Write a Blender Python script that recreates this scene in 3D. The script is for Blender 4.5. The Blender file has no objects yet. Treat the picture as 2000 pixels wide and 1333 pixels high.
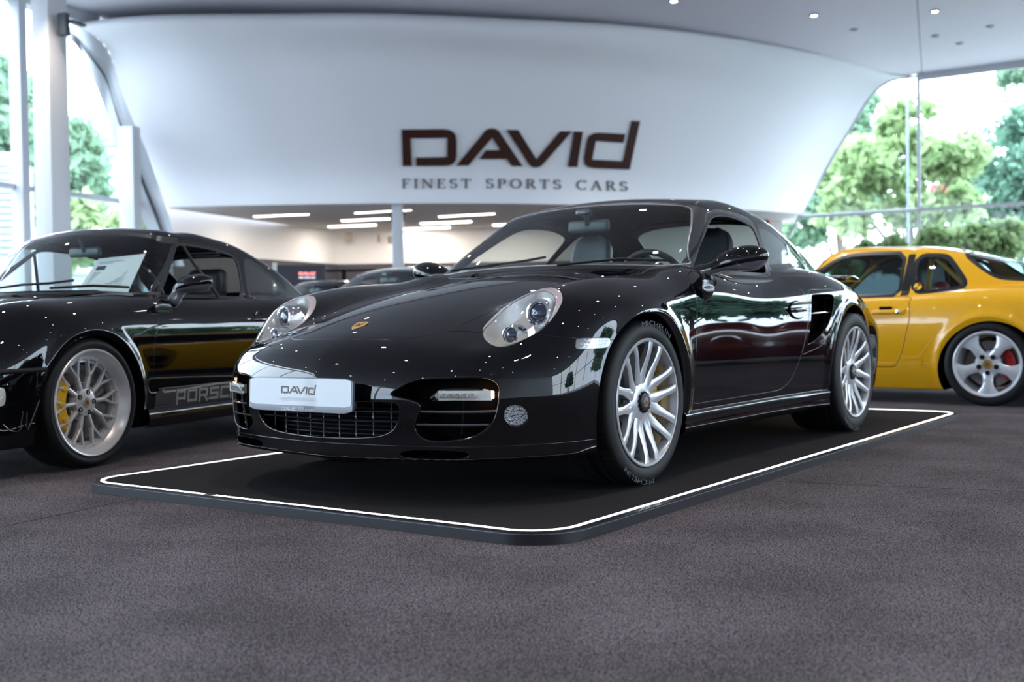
import bpy, bmesh, math, random
import numpy as np
from mathutils import Vector, Matrix
random.seed(7); np.random.seed(7)
# ------------------------------------------------------------------ camera
FPX, CX, CY, CZ, YAW, PITCH, ROLL = 2218.9, 3.00894, -3.96231, .66644, -.613993, -.0206225, .0149101
_d = Vector((math.cos(PITCH)*math.sin(YAW), math.cos(PITCH)*math.cos(YAW), math.sin(PITCH)))
_r = _d.cross(Vector((0, 0, 1))).normalized(); _dn = _d.cross(_r)
_r2 = math.cos(ROLL)*_r+math.sin(ROLL)*_dn; _d2 = -math.sin(ROLL)*_r+math.cos(ROLL)*_dn
cam = bpy.data.objects.new('camera', bpy.data.cameras.new('camera')); bpy.context.scene.collection.objects.link(cam)
_m = Matrix((_r2, -_d2, -_d)).transposed().to_4x4(); _m.translation = (CX, CY, CZ); cam.matrix_world = _m
cam.data.sensor_width = 36; cam.data.lens = FPX*36/2000; cam.data.clip_end = 400; cam.data.clip_start = .05
cam.data.dof.use_dof = True; cam.data.dof.focus_distance = 4.15; cam.data.dof.aperture_fstop = 2.8
bpy.context.scene.camera = cam
def W(R, D, z=0.0):
    """room frame: R metres to the right of and D metres ahead of where the photographer stands"""
    return Vector((CX+D*math.sin(YAW)+R*math.cos(YAW), CY+D*math.cos(YAW)-R*math.sin(YAW), z))
# ------------------------------------------------------------------ sky and daylight
sc = bpy.context.scene
wd = bpy.data.worlds.new('overcast_sky'); sc.world = wd; wd.use_nodes = True; nt = wd.node_tree; bg = nt.nodes['Background']
tc = nt.nodes.new('ShaderNodeTexCoord'); no = nt.nodes.new('ShaderNodeTexNoise'); no.inputs['Scale'].default_value = 1.6; no.inputs['Detail'].default_value = 4
rp = nt.nodes.new('ShaderNodeValToRGB'); rp.color_ramp.elements[0].position = .3; rp.color_ramp.elements[0].color = (.66, .80, 1.0, 1); rp.color_ramp.elements[1].position = .6; rp.color_ramp.elements[1].color = (.80, .89, 1.0, 1)
nt.links.new(tc.outputs['Generated'], no.inputs['Vector']); nt.links.new(no.outputs['Fac'], rp.inputs['Fac']); nt.links.new(rp.outputs['Color'], bg.inputs['Color']); bg.inputs['Strength'].default_value = 6.6
# ------------------------------------------------------------------ exposure
sc.view_settings.view_transform = 'Standard'; sc.view_settings.look = 'None'; sc.view_settings.gamma = 1; sc.view_settings.use_curve_mapping = False
sc.view_settings.exposure = 0.72
sc.cycles.max_bounces = 10; sc.cycles.diffuse_bounces = 4; sc.cycles.glossy_bounces = 5; sc.cycles.transmission_bounces = 6; sc.cycles.transparent_max_bounces = 24
sc.cycles.sample_clamp_indirect = 6; sc.cycles.caustics_reflective = False; sc.cycles.caustics_refractive = False
FLOOR = -.04
# daylight enters through the glazing: sky portals in the window planes
def portal(a, b, z0, z1, inward):
    L = bpy.data.lights.new('daylight_portal', 'AREA'); L.shape = 'RECTANGLE'; L.size = (b-a).length; L.size_y = z1-z0; L.cycles.is_portal = True
    o = bpy.data.objects.new('daylight_portal', L); sc.collection.objects.link(o); c = (a+b)/2; c.z = (z0+z1)/2
    z = -Vector(inward).normalized(); x = (b-a).normalized(); y = z.cross(x); m = Matrix((x, y, z)).transposed().to_4x4(); m.translation = c; o.matrix_world = m
_n = lambda a, b, s: Vector((-(b-a).y, (b-a).x, 0))*s
GL = [W(-7.06, 22.7), W(-11.0, 12.05), W(-16.0, -1.5), W(-18.0, -10)]            # glass line, left
GR = [W(7.2, 28.6), W(9.75, 27.1), W(12.6, 25.2), W(15.2, 21.5), W(16.4, 16), W(16.6, 6), W(16.0, -10)]     # glass line, right
for i in range(len(GL)-1): portal(GL[i], GL[i+1], FLOOR, 6.25, _n(GL[i], GL[i+1], 1))
for i in range(1, len(GR)-1): portal(GR[i], GR[i+1], FLOOR, 6.25, _n(GR[i], GR[i+1], -1))
# ------------------------------------------------------------------ helpers
C = bpy.context.scene.collection
def mesh_data(name, verts, faces, normals=None, smooth=True):
    me = bpy.data.meshes.new(name)
    verts = np.asarray(verts, dtype=np.float64)
    if isinstance(faces, np.ndarray) and faces.ndim == 2 and faces.shape[1] == 3:
        me.vertices.add(len(verts)); me.vertices.foreach_set('co', verts.ravel().astype(np.float32))
        n = len(faces); me.loops.add(n*3); me.loops.foreach_set('vertex_index', faces.ravel().astype(np.int32))
        me.polygons.add(n); me.polygons.foreach_set('loop_start', np.arange(0, n*3, 3, dtype=np.int32)); me.update(calc_edges=True); me.validate()
    else:
        me.from_pydata([tuple(v) for v in verts], [], [tuple(int(i) for i in f) for f in faces]); me.update()
    if smooth: me.polygons.foreach_set('use_smooth', [True]*len(me.polygons))
    if normals is not None and len(me.vertices) == len(normals): me.normals_split_custom_set_from_vertices(np.asarray(normals, float).tolist())
    return me
def link(name, me, mat, parent=None):
    o = bpy.data.objects.new(name, me); C.objects.link(o)
    if mat is not None and not me.materials: me.materials.append(mat)
    if parent is not None: o.parent = parent
    return o
def pobj(name, M, mat, parent=None): return link(name, mesh_data(name, M[0], np.asarray(M[2]), M[1]), mat, parent)
def tag(o, label=None, cat=None, group=None, kind=None):
    if label: o['label'] = label
    if cat: o['category'] = cat
    if group: o['group'] = group
    if kind: o['kind'] = kind
    return o
def thing(name, label, cat, loc=(0, 0, 0), rz=0, group=None):
    o = bpy.data.objects.new(name, None); C.objects.link(o); o.empty_display_size = .1
    o.location = loc; o.rotation_euler = (0, 0, rz); return tag(o, label, cat, group)
class MB:
    """collects shapes, then builds them as one mesh"""
    def __init__(s): s.v = []; s.f = []
    def add(s, vs, fs):
        o = len(s.v); s.v += [tuple(float(c) for c in v) for v in vs]; s.f += [tuple(o+i for i in f) for f in fs]; return s
    def box(s, c, d, R=None, bev=0):
        hx, hy, hz = [q/2 for q in d]
        if bev <= 0:
            vs = [Vector((x*hx, y*hy, z*hz)) for x in (-1, 1) for y in (-1, 1) for z in (-1, 1)]
            fs = [(0, 1, 3, 2), (4, 6, 7, 5), (0, 4, 5, 1), (2, 3, 7, 6), (0, 2, 6, 4), (1, 5, 7, 3)]
        else:
            bm = bmesh.new(); bmesh.ops.create_cube(bm, size=1)
            for v in bm.verts: v.co = Vector((v.co.x*d[0], v.co.y*d[1], v.co.z*d[2]))
            bmesh.ops.bevel(bm, geom=bm.edges[:], offset=bev, segments=3, affect='EDGES', profile=.5)
            bm.verts.index_update(); vs = [v.co.copy() for v in bm.verts]; fs = [tuple(v.index for v in f.verts) for f in bm.faces]; bm.free()
        if R is not None: vs = [R@v for v in vs]
        c = Vector(c); return s.add([v+c for v in vs], fs)
    def tube(s, pts, r, n=10, caps=True, flat=None):
        pts = [Vector(p) for p in pts]; rr = r if hasattr(r, '__len__') else [r]*len(pts); vs = []; up = None
        for i, p in enumerate(pts):
            t = (pts[min(i+1, len(pts)-1)]-pts[max(i-1, 0)]).normalized()
            if up is None: up = t.orthogonal().normalized()
            up = (up-t*up.dot(t)).normalized(); w = t.cross(up)
            for k in range(n):
                a = 2*math.pi*k/n; vs.append(p+(up*math.cos(a)+w*math.sin(a))*rr[i])
        fs = [(i*n+k, i*n+(k+1) % n, (i+1)*n+(k+1) % n, (i+1)*n+k) for i in range(len(pts)-1) for k in range(n)]
        if caps: fs += [tuple(range(n))[::-1], tuple((len(pts)-1)*n+k for k in range(n))]
        return s.add(vs, fs)
    def lathe(s, prof, n=48, M=None, close=False):
        """profile (radius, height) turned about local z, then placed by matrix M"""
        vs = []; m = len(prof)
        for k in range(n):
            a = 2*math.pi*k/n
            for r, h in prof: vs.append(Vector((r*math.cos(a), r*math.sin(a), h)))
        mm = m if close else m-1
        fs = [(k*m+i, ((k+1) % n)*m+i, ((k+1) % n)*m+(i+1) % m, k*m+(i+1) % m) for k in range(n) for i in range(mm)]
        if M is not None: vs = [M@v for v in vs]
        return s.add(vs, fs)
    def prism(s, poly, z0, z1, M=None):
        n = len(poly); vs = [Vector((p[0], p[1], z0)) for p in poly]+[Vector((p[0], p[1], z1)) for p in poly]
        if M is not None: vs = [M@v for v in vs]
        return s.add(vs, [tuple(range(n))[::-1], tuple(range(n, 2*n))]+[(i, (i+1) % n, n+(i+1) % n, n+i) for i in range(n)])
    def grid(s, rows, cols, fn, closed=False):
        vs = [fn(i/(rows-1), j/(cols-1)) for i in range(rows) for j in range(cols)]
        return s.add(vs, [(i*cols+j, i*cols+j+1, (i+1)*cols+j+1, (i+1)*cols+j) for i in range(rows-1) for j in range(cols-1)])
    def build(s, name, mat, parent=None, smooth=True, angle=35, bevel=0):
        me = bpy.data.meshes.new(name); me.from_pydata(s.v, [], s.f); me.update()
        bm = bmesh.new(); bm.from_mesh(me); bmesh.ops.recalc_face_normals(bm, faces=bm.faces[:])
        bmesh.ops.triangulate(bm, faces=[f for f in bm.faces if len(f.verts) > 4])
        bm.to_mesh(me); bm.free()
        if smooth:
            me.polygons.foreach_set('use_smooth', [True]*len(me.polygons)); me.set_sharp_from_angle(angle=math.radians(angle))
        o = link(name, me, mat, parent)
        if bevel:
            b = o.modifiers.new('edge', 'BEVEL'); b.width = bevel; b.segments = 2; b.limit_method = 'ANGLE'
        return o
def Rz(a): return Matrix.Rotation(a, 3, 'Z')
def frame(loc, zdir, xdir=(1, 0, 0)):
    """4x4 matrix: local z along zdir"""
    z = Vector(zdir).normalized(); x = Vector(xdir); x = (x-z*x.dot(z)).normalized(); y = z.cross(x)
    m = Matrix((x, y, z)).transposed().to_4x4(); m.translation = Vector(loc); return m
# ---- materials
def mat(name, col=(.8, .8, .8), rough=.5, metal=0, coat=0, coat_rough=.02, spec=.5, emit=None, es=0, noise=None, bumps=None, sheen=0):
    m = bpy.data.materials.new(name); m.use_nodes = True; nt = m.node_tree; b = nt.nodes['Principled BSDF']
    b.inputs['Base Color'].default_value = (*col, 1); b.inputs['Roughness'].default_value = rough; b.inputs['Metallic'].default_value = metal
    b.inputs['Coat Weight'].default_value = coat; b.inputs['Coat Roughness'].default_value = coat_rough; b.inputs['Specular IOR Level'].default_value = spec
    if sheen: b.inputs['Sheen Weight'].default_value = sheen
    if emit: b.inputs['Emission Color'].default_value = (*emit, 1); b.inputs['Emission Strength'].default_value = es
    tc = None
    if noise or bumps: tc = nt.nodes.new('ShaderNodeTexCoord')
    if noise:                                     # (scale, second colour, detail, lo, hi)
        n = nt.nodes.new('ShaderNodeTexNoise'); n.inputs['Scale'].default_value = noise[0]; n.inputs['Detail'].default_value = noise[2]
        nt.links.new(tc.outputs['Object'], n.inputs['Vector'])
        r = nt.nodes.new('ShaderNodeValToRGB'); r.color_ramp.elements[0].position = noise[3]; r.color_ramp.elements[1].position = noise[4]
        r.color_ramp.elements[0].color = (*col, 1); r.color_ramp.elements[1].color = (*noise[1], 1)
        nt.links.new(n.outputs['Fac'], r.inputs['Fac']); nt.links.new(r.outputs['Color'], b.inputs['Base Color'])
    if bumps:                                     # (scale, strength, distance)
        n = nt.nodes.new('ShaderNodeTexNoise'); n.inputs['Scale'].default_value = bumps[0]; n.inputs['Detail'].default_value = 3
        nt.links.new(tc.outputs['Object'], n.inputs['Vector']); bp = nt.nodes.new('ShaderNodeBump')
        bp.inputs['Strength'].default_value = bumps[1]; bp.inputs['Distance'].default_value = bumps[2]
        nt.links.new(n.outputs['Fac'], bp.inputs['Height']); nt.links.new(bp.outputs['Normal'], b.inputs['Normal'])
    return m
def glass_mat(name, tint=(.8, .85, .84), ior=1.5, rough=0.0, strength=1.0):
    m = bpy.data.materials.new(name); m.use_nodes = True; nt = m.node_tree; nt.nodes.clear()
    o = nt.nodes.new('ShaderNodeOutputMaterial'); mx = nt.nodes.new('ShaderNodeMixShader'); t = nt.nodes.new('ShaderNodeBsdfTransparent'); g = nt.nodes.new('ShaderNodeBsdfGlossy')
    fr = nt.nodes.new('ShaderNodeFresnel'); mu = nt.nodes.new('ShaderNodeMath'); mu.operation = 'MULTIPLY'; mu.inputs[1].default_value = strength; mu.use_clamp = True
    # a thin pane reflects alike on both of its sides
    ge = nt.nodes.new('ShaderNodeNewGeometry'); iv = nt.nodes.new('ShaderNodeMath'); iv.operation = 'MULTIPLY_ADD'
    iv.inputs[1].default_value = 1.0/ior-ior; iv.inputs[2].default_value = ior; nt.links.new(ge.outputs['Backfacing'], iv.inputs[0]); nt.links.new(iv.outputs[0], fr.inputs['IOR'])
    t.inputs['Color'].default_value = (*tint, 1); g.inputs['Roughness'].default_value = rough; g.inputs['Color'].default_value = (1, 1, 1, 1)
    nt.links.new(fr.outputs[0], mu.inputs[0]); nt.links.new(mu.outputs[0], mx.inputs[0]); nt.links.new(t.outputs[0], mx.inputs[1]); nt.links.new(g.outputs[0], mx.inputs[2]); nt.links.new(mx.outputs[0], o.inputs[0])
    return m
# ------------------------------------------------------------------ lettering
LOGO = [
 [(158, 187), (450, 184), (490, 190), (518, 205), (535, 228), (540, 260), (540, 375), (534, 402), (515, 424), (488, 437), (450, 441), (260, 441), (260, 382), (475, 378), (475, 244), (222, 246), (229, 441), (165, 441)],
 [(540, 438), (742, 194), (762, 183), (788, 179), (815, 184), (835, 198), (1000, 442), (925, 442), (888, 391), (700, 392), (745, 332), (845, 331), (788, 242), (622, 437)],
 [(888, 189), (970, 191), (1097, 396), (1262, 200), (1342, 200), (1138, 432), (1115, 447), (1088, 452), (1062, 447), (1045, 430)],
 [(1360, 201), (1418, 203), (1378, 448), (1317, 446)],
 [(1713, 219), (1530, 209), (1495, 214), (1465, 232), (1450, 262), (1428, 390), (1433, 428), (1455, 448), (1490, 456), (1742, 466), (1815, 129), (1760, 127), (1700, 408), (1482, 396), (1507, 266), (1700, 279)]]
LOGO = [[(x-986, (320-y)) for x, y in p] for p in LOGO]
def logo(M, sc, th, name, m, parent, bend=None, split=False):
    if split:
        outs = []
        for p in LOGO:
            b = MB(); b.prism([(x*sc, y*sc) for x, y in p], 0, th, M); outs.append(b.build(name, m, parent, smooth=False))
        return outs
    b = MB()
    for p in LOGO: b.prism([(x*sc, y*sc) for x, y in p], 0, th, M)
    return b.build(name, m, parent, smooth=False)
def text_mesh(s, M, size, th, name, m, parent, width=None, warp=None, align='LEFT'):
    cu = bpy.data.curves.new(name, 'FONT'); cu.body = s; cu.size = size*1.4; cu.extrude = 0; cu.align_x = 'CENTER' if width and align == 'CENTER' else 'LEFT'
    o = bpy.data.objects.new(name, cu); me0 = o.to_mesh(); vs = np.array([v.co[:] for v in me0.vertices]); fs = [tuple(p.vertices) for p in me0.polygons]; o.to_mesh_clear(); bpy.data.objects.remove(o); bpy.data.curves.remove(cu)
    lo, hi = vs[:, 0].min(), vs[:, 0].max()
    if width: vs[:, 0] = (vs[:, 0]-lo)*width/(hi-lo); vs[:, 0] -= width/2
    vs[:, 2] = th
    if warp: vv = [warp(x, y, z) for x, y, z in vs]
    else: vv = [M@Vector(v) for v in vs]
    b = MB(); b.add(vv, fs); return b.build(name, m, parent, smooth=False)
# a light roman alphabet drawn from thick and thin strokes: (x0, y0, x1, y1, width)
T_, t_ = .13, .055
def serif(x, y, w=.2): return (x-w/2, y, x+w/2, y, t_)
def arc_(cx, cy, rx, ry, a0, a1, n=9):
    o = []
    for i in range(n):
        a, b = math.radians(a0+(a1-a0)*i/n), math.radians(a0+(a1-a0)*(i+1)/n); w = t_+(T_-t_)*abs(math.cos((a+b)/2))
        o.append((cx+rx*math.cos(a), cy+ry*math.sin(a), cx+rx*math.cos(b), cy+ry*math.sin(b), w))
    return o
ROMAN = {
 'F': (.62, [(.15, 0, .15, 1, T_), serif(.15, .03, .3), (.03, .97, .58, .97, t_), (.57, .97, .57, .80, t_), (.15, .52, .45, .52, t_), (.45, .60, .45, .44, t_)]),
 'I': (.30, [(.15, 0, .15, 1, T_), serif(.15, .03, .3), serif(.15, .97, .3)]),
 'N': (.86, [(.12, 0, .12, 1, t_), (.12, .97, .74, .03, T_), (.74, 0, .74, 1, t_), serif(.12, .03, .26), serif(.08, .97, .2), serif(.74, .97, .26)]),
 'E': (.66, [(.15, 0, .15, 1, T_), (.03, .97, .58, .97, t_), (.57, .97, .57, .80, t_), (.15, .52, .45, .52, t_), (.45, .60, .45, .44, t_), (.03, .03, .60, .03, t_), (.60, .03, .60, .20, t_)]),
 'S': (.60, arc_(.30, .74, .22, .23, 20, 270)+arc_(.30, .27, .24, .24, 90, -160)),
 'T': (.74, [(.37, 0, .37, 1, T_), serif(.37, .03, .3), (.03, .97, .71, .97, t_), (.04, .97, .04, .80, t_), (.70, .97, .70, .80, t_)]),
 'P': (.66, [(.15, 0, .15, 1, T_), serif(.15, .03, .3), (.03, .97, .35, .97, t_), (.15, .47, .35, .47, t_)]+arc_(.35, .72, .22, .25, 90, -90)),
 'R': (.76, [(.15, 0, .15, 1, T_), serif(.15, .03, .3), (.03, .97, .35, .97, t_), (.15, .50, .35, .50, t_), (.36, .50, .68, .03, T_), serif(.68, .03, .18)]+arc_(.35, .735, .21, .235, 90, -90)),
 'O': (.90, arc_(.44, .5, .38, .47, 0, 360, 20)),
 'C': (.82, arc_(.46, .5, .38, .47, 42, 318, 16)+[(.745, .97, .745, .78, t_)]),
 'A': (.86, [(.10, .0, .42, 1, t_), (.42, 1, .74, .0, T_), (.24, .36, .62, .36, t_), serif(.10, .03, .24), serif(.74, .03, .28)]),
 ' ': (.55, [])}
MONO = {   # wide even-stroke capitals with open corners
 'P': (1.25, [(.1, -.08, .1, 1, .2), (.1, .9, 1.0, .9, .2), (1.05, .95, 1.05, .30, .2), (.28, .36, 1.05, .36, .2)]),
 'O': (1.30, [(.1, .1, .1, .9, .2), (.1, .9, 1.1, .9, .2), (1.1, .9, 1.1, .1, .2), (1.1, .1, .1, .1, .2)]),
 'R': (1.28, [(.1, 0, .1, 1, .2), (.1, .9, 1.05, .9, .2), (1.05, .9, 1.05, .45, .2), (1.05, .42, .28, .42, .2), (.72, .42, 1.12, .0, .2)]),
 'S': (1.25, [(1.12, .9, .1, .9, .2), (.1, .9, .1, .52, .2), (.1, .5, 1.05, .5, .2), (1.05, .5, 1.05, .1, .2), (1.05, .1, .0, .1, .2)]),
 'C': (1.22, [(1.1, .9, .1, .9, .2), (.1, .9, .1, .1, .2), (.1, .1, 1.1, .1, .2)]),
 'H': (1.28, [(.1, 0, .1, 1, .2), (1.05, 0, 1.05, 1, .2), (.1, .5, 1.05, .5, .2)]),
 'E': (1.15, [(1.05, .9, .1, .9, .2), (.1, .9, .1, .1, .2), (.1, .1, 1.05, .1, .2), (.1, .5, 1.0, .5, .2)])}
def strokes(alpha, s, gap):
    x = 0; out = []
    for c in s:
        w, st = alpha[c]
        for x0, y0, x1, y1, t in st: out.append((x+x0, y0, x+x1, y1, t))
        x += w+gap
    return out, x-gap
def stroke_text(alpha, s, gap, height, th, name, m, parent, place, letterwise=False):
    """place(x, y, lift) -> point; x runs from -1/2 to 1/2 of the line width in units of height"""
    st, W = strokes(alpha, s, gap); b = MB()
    for x0, y0, x1, y1, t in st:
        dx, dy = x1-x0, y1-y0; L = math.hypot(dx, dy) or 1; nx, ny = -dy/L*t/2, dx/L*t/2; e = t*.5 if alpha is MONO else t*.08; ex, ey = dx/L*e, dy/L*e
        q = [(x0-ex+nx, y0-ey+ny), (x1+ex+nx, y1+ey+ny), (x1+ex-nx, y1+ey-ny), (x0-ex-nx, y0-ey-ny)]
        vs = [place((x-W/2)*height, y*height, l) for l in (0, th) for x, y in q]
        b.add(vs, [(0, 1, 2, 3), (4, 5, 6, 7), (0, 1, 5, 4), (1, 2, 6, 5), (2, 3, 7, 6), (3, 0, 4, 7)])
    return b.build(name, m, parent, smooth=False)
# ------------------------------------------------------------------ car surface library
def spl(keys):
    """natural cubic spline through (a, b) keys, straight beyond its ends"""
    k = np.array(keys, float); x, y = k[:, 0], k[:, 1]; n = len(x); h = np.diff(x)
    A = np.zeros((n, n)); r = np.zeros(n); A[0, 0] = A[-1, -1] = 1
    for i in range(1, n-1):
        A[i, i-1] = h[i-1]; A[i, i] = 2*(h[i-1]+h[i]); A[i, i+1] = h[i]
        r[i] = 6*((y[i+1]-y[i])/h[i]-(y[i]-y[i-1])/h[i-1])
    m = np.linalg.solve(A, r)
    s0 = (y[1]-y[0])/h[0]-h[0]*m[1]/6; s1 = (y[-1]-y[-2])/h[-1]+h[-1]*m[-2]/6
    def f(t):
        t = np.asarray(t, float); i = np.clip(np.searchsorted(x, t)-1, 0, n-2)
        hi = h[i]; a = x[i+1]-t; b = t-x[i]
        v = (m[i]*a**3+m[i+1]*b**3)/(6*hi)+(y[i]/hi-m[i]*hi/6)*a+(y[i+1]/hi-m[i+1]*hi/6)*b
        v = np.where(t < x[0], y[0]+s0*(t-x[0]), v)
        return np.where(t > x[-1], y[-1]+s1*(t-x[-1]), v)
    return f
def smax(a, b, r):
    d = np.maximum(r-np.abs(a-b), 0)/r
    return np.maximum(a, b)+d*d*d*r/6
def smin(a, b, r): return -smax(-a, -b, r)
def bump(t): return np.exp(-t*t)
def sstep(t, a, b):
    s = np.clip((t-a)/(b-a), 0, 1); return s*s*s*(s*(6*s-15)+10)
def hf(val, fn, u, v, e=2e-3):
    """distance-like field of a height map  val = fn(u, v)"""
    f0 = fn(u, v); fu = (fn(u+e, v)-f0)/e; fv = (fn(u, v+e)-f0)/e
    return (val-f0)/np.sqrt(1+fu*fu+fv*fv)
def car_field(c):
    def T(x, y):
        xm = np.minimum(x, 1.2)
        hood = c['zc'](y)-c.get('crown', .25)*xm*xm
        d = x-c['xf'](y); k = np.where(d < 0, c.get('kin', 2.2), c.get('kout', 2.0))
        ridge = c['zf'](y)-k*d*d/(1+1.2*np.abs(d))
        return smax(hood, ridge, c.get('rr', .05))
    def S(y, z):
        s = c['w'](y)+c['q'](z)
        for (y0, z0, R, a, sg) in c['flare']:
            r = np.sqrt((y-y0)**2+(z-z0)**2+1e-9)
            s = s+a*bump((r-R)/sg)
        if 'extra' in c: s = s+c['extra'](y, z)
        return s
    def Yf(x, z): return c['yn'](z)+c['bow'](x)
    def Yr(x, z): return c['yt'](z)-c['bowr'](x)
    def Z(x, y):
        ye = y-c['sh'](y)*x*x
        return c['zr'](ye)-c.get('rc', .16)*x*x
    def SG(y, z): return c['sg'](y)-(z-c['zb'])*c.get('tum', .48)-c.get('tumc', .25)*np.maximum(z-c['zb'], 0)**2
    def F(x, y, z):
        x = np.abs(x)
        b = smax(hf(z, T, x, y), hf(x, S, y, z), c.get('rts', .07))
        b = smax(b, -hf(y, Yf, x, z), c.get('rfr', .09))
        b = smax(b, hf(y, Yr, x, z), .09)
        b = smax(b, c['zlow'](y)-z, .022)
        g = smax(hf(z, Z, x, y), hf(x, SG, y, z), c.get('rg', .13))
        g = smax(g, (c['zb']-.12)-z, .02)
        f = smin(b, g, c.get('ru', .045))
        return f
    return F
def grad(F, P, e=8e-4):
    g = np.empty_like(P)
    for i in range(3):
        d = np.zeros(3); d[i] = e; a = P+d; b = P-d
        g[:, i] = (F(a[:, 0], a[:, 1], a[:, 2])-F(b[:, 0], b[:, 1], b[:, 2]))/(2*e)
    return g
def surface(F, bx, by, bz, h):
    """half body (x >= 0) as vertices, normals, triangles: surface nets pulled onto F = 0"""
    X = np.arange(-h/2, bx+h, h); Y = np.arange(by[0], by[1]+h, h); Zz = np.arange(bz[0], bz[1]+h, h)
    nx, ny, nz = len(X), len(Y), len(Zz); f = np.empty((nx, ny, nz), np.float32)
    for j in range(0, ny, 24):
        f[:, j:j+24] = F(X[:, None, None], Y[None, j:j+24, None], Zz[None, None, :])
    s = f < 0
    acc = np.zeros((nx-1, ny-1, nz-1, 3), np.float32); cnt = np.zeros((nx-1, ny-1, nz-1), np.float32)
    for ax in range(3):
        a = [slice(None)]*3; b = [slice(None)]*3; a[ax] = slice(0, -1); b[ax] = slice(1, None)
        fa = f[tuple(a)]; fb = f[tuple(b)]; cr = (s[tuple(a)] != s[tuple(b)])
        t = np.where(cr, fa/np.where(cr, fa-fb, 1), 0).astype(np.float32)
        o1, o2 = [q for q in range(3) if q != ax]
        for d1 in (0, 1):
            for d2 in (0, 1):
                q = [slice(None)]*3
                q[o1] = slice(d1, t.shape[o1]-1+d1); q[o2] = slice(d2, t.shape[o2]-1+d2)
                c = cr[tuple(q)]; cnt += c
                acc[..., ax] += c*t[tuple(q)]; acc[..., o1] += c*d1; acc[..., o2] += c*d2
    act = cnt > 0; idx = -np.ones(act.shape, np.int64); idx[act] = np.arange(act.sum())
    ii = np.argwhere(act); P = acc[act]/cnt[act][:, None]
    V = np.stack([X[ii[:, 0]], Y[ii[:, 1]], Zz[ii[:, 2]]], 1)+P*h
    seam = ii[:, 0] == 0
    quads = []
    for ax in range(3):
        a = [slice(None)]*3; b = [slice(None)]*3; a[ax] = slice(0, -1); b[ax] = slice(1, None)
        cr = np.argwhere(s[tuple(a)] != s[tuple(b)]); o1, o2 = [q for q in range(3) if q != ax]
        ok = (cr[:, o1] > 0) & (cr[:, o2] > 0)
        for q in (o1, o2): ok &= cr[:, q] < act.shape[q]
        ok &= cr[:, ax] < act.shape[ax]
        cr = cr[ok]; c = []
        for d1, d2 in ((1, 1), (0, 1), (0, 0), (1, 0)):
            e = cr.copy(); e[:, o1] -= d1; e[:, o2] -= d2; c.append(idx[e[:, 0], e[:, 1], e[:, 2]])
        q = np.stack(c, 1); inside = s[cr[:, 0], cr[:, 1], cr[:, 2]]
        if ax == 1: inside = ~inside
        q[~inside] = q[~inside][:, ::-1]; quads.append(q)
    Q = np.concatenate(quads)
    V = V.astype(float)
    for _ in range(5):
        V[seam, 0] = 0
        g = grad(F, V); val = F(V[:, 0], V[:, 1], V[:, 2])
        g2 = np.maximum((g*g).sum(1), .15); st = -val[:, None]*g/g2[:, None]
        L = np.linalg.norm(st, axis=1); st *= (np.minimum(L, h*.6)/np.maximum(L, 1e-9))[:, None]; V += st
    V[seam, 0] = 0
    N = grad(F, V); N[seam, 0] = 0; N /= np.linalg.norm(N, axis=1)[:, None]
    d1 = np.linalg.norm(V[Q[:, 0]]-V[Q[:, 2]], axis=1); d2 = np.linalg.norm(V[Q[:, 1]]-V[Q[:, 3]], axis=1)
    A = Q[d1 <= d2]; B = Q[d1 > d2]
    T = np.concatenate([A[:, [0, 1, 2]], A[:, [0, 2, 3]], B[:, [0, 1, 3]], B[:, [1, 2, 3]]])
    # orientation check
    fn = np.cross(V[T[:, 1]]-V[T[:, 0]], V[T[:, 2]]-V[T[:, 0]]); w = (fn*N[T[:, 0]]).sum(1) < 0
    T[w] = T[w][:, ::-1]
    return (V, N, T)
def compact(M):
    V, N, T = M
    if len(T) == 0: return (np.zeros((0, 3)), np.zeros((0, 3)), np.zeros((0, 3), int))
    u, inv = np.unique(T.ravel(), return_inverse=True); return (V[u], N[u], inv.reshape(-1, 3))
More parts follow.
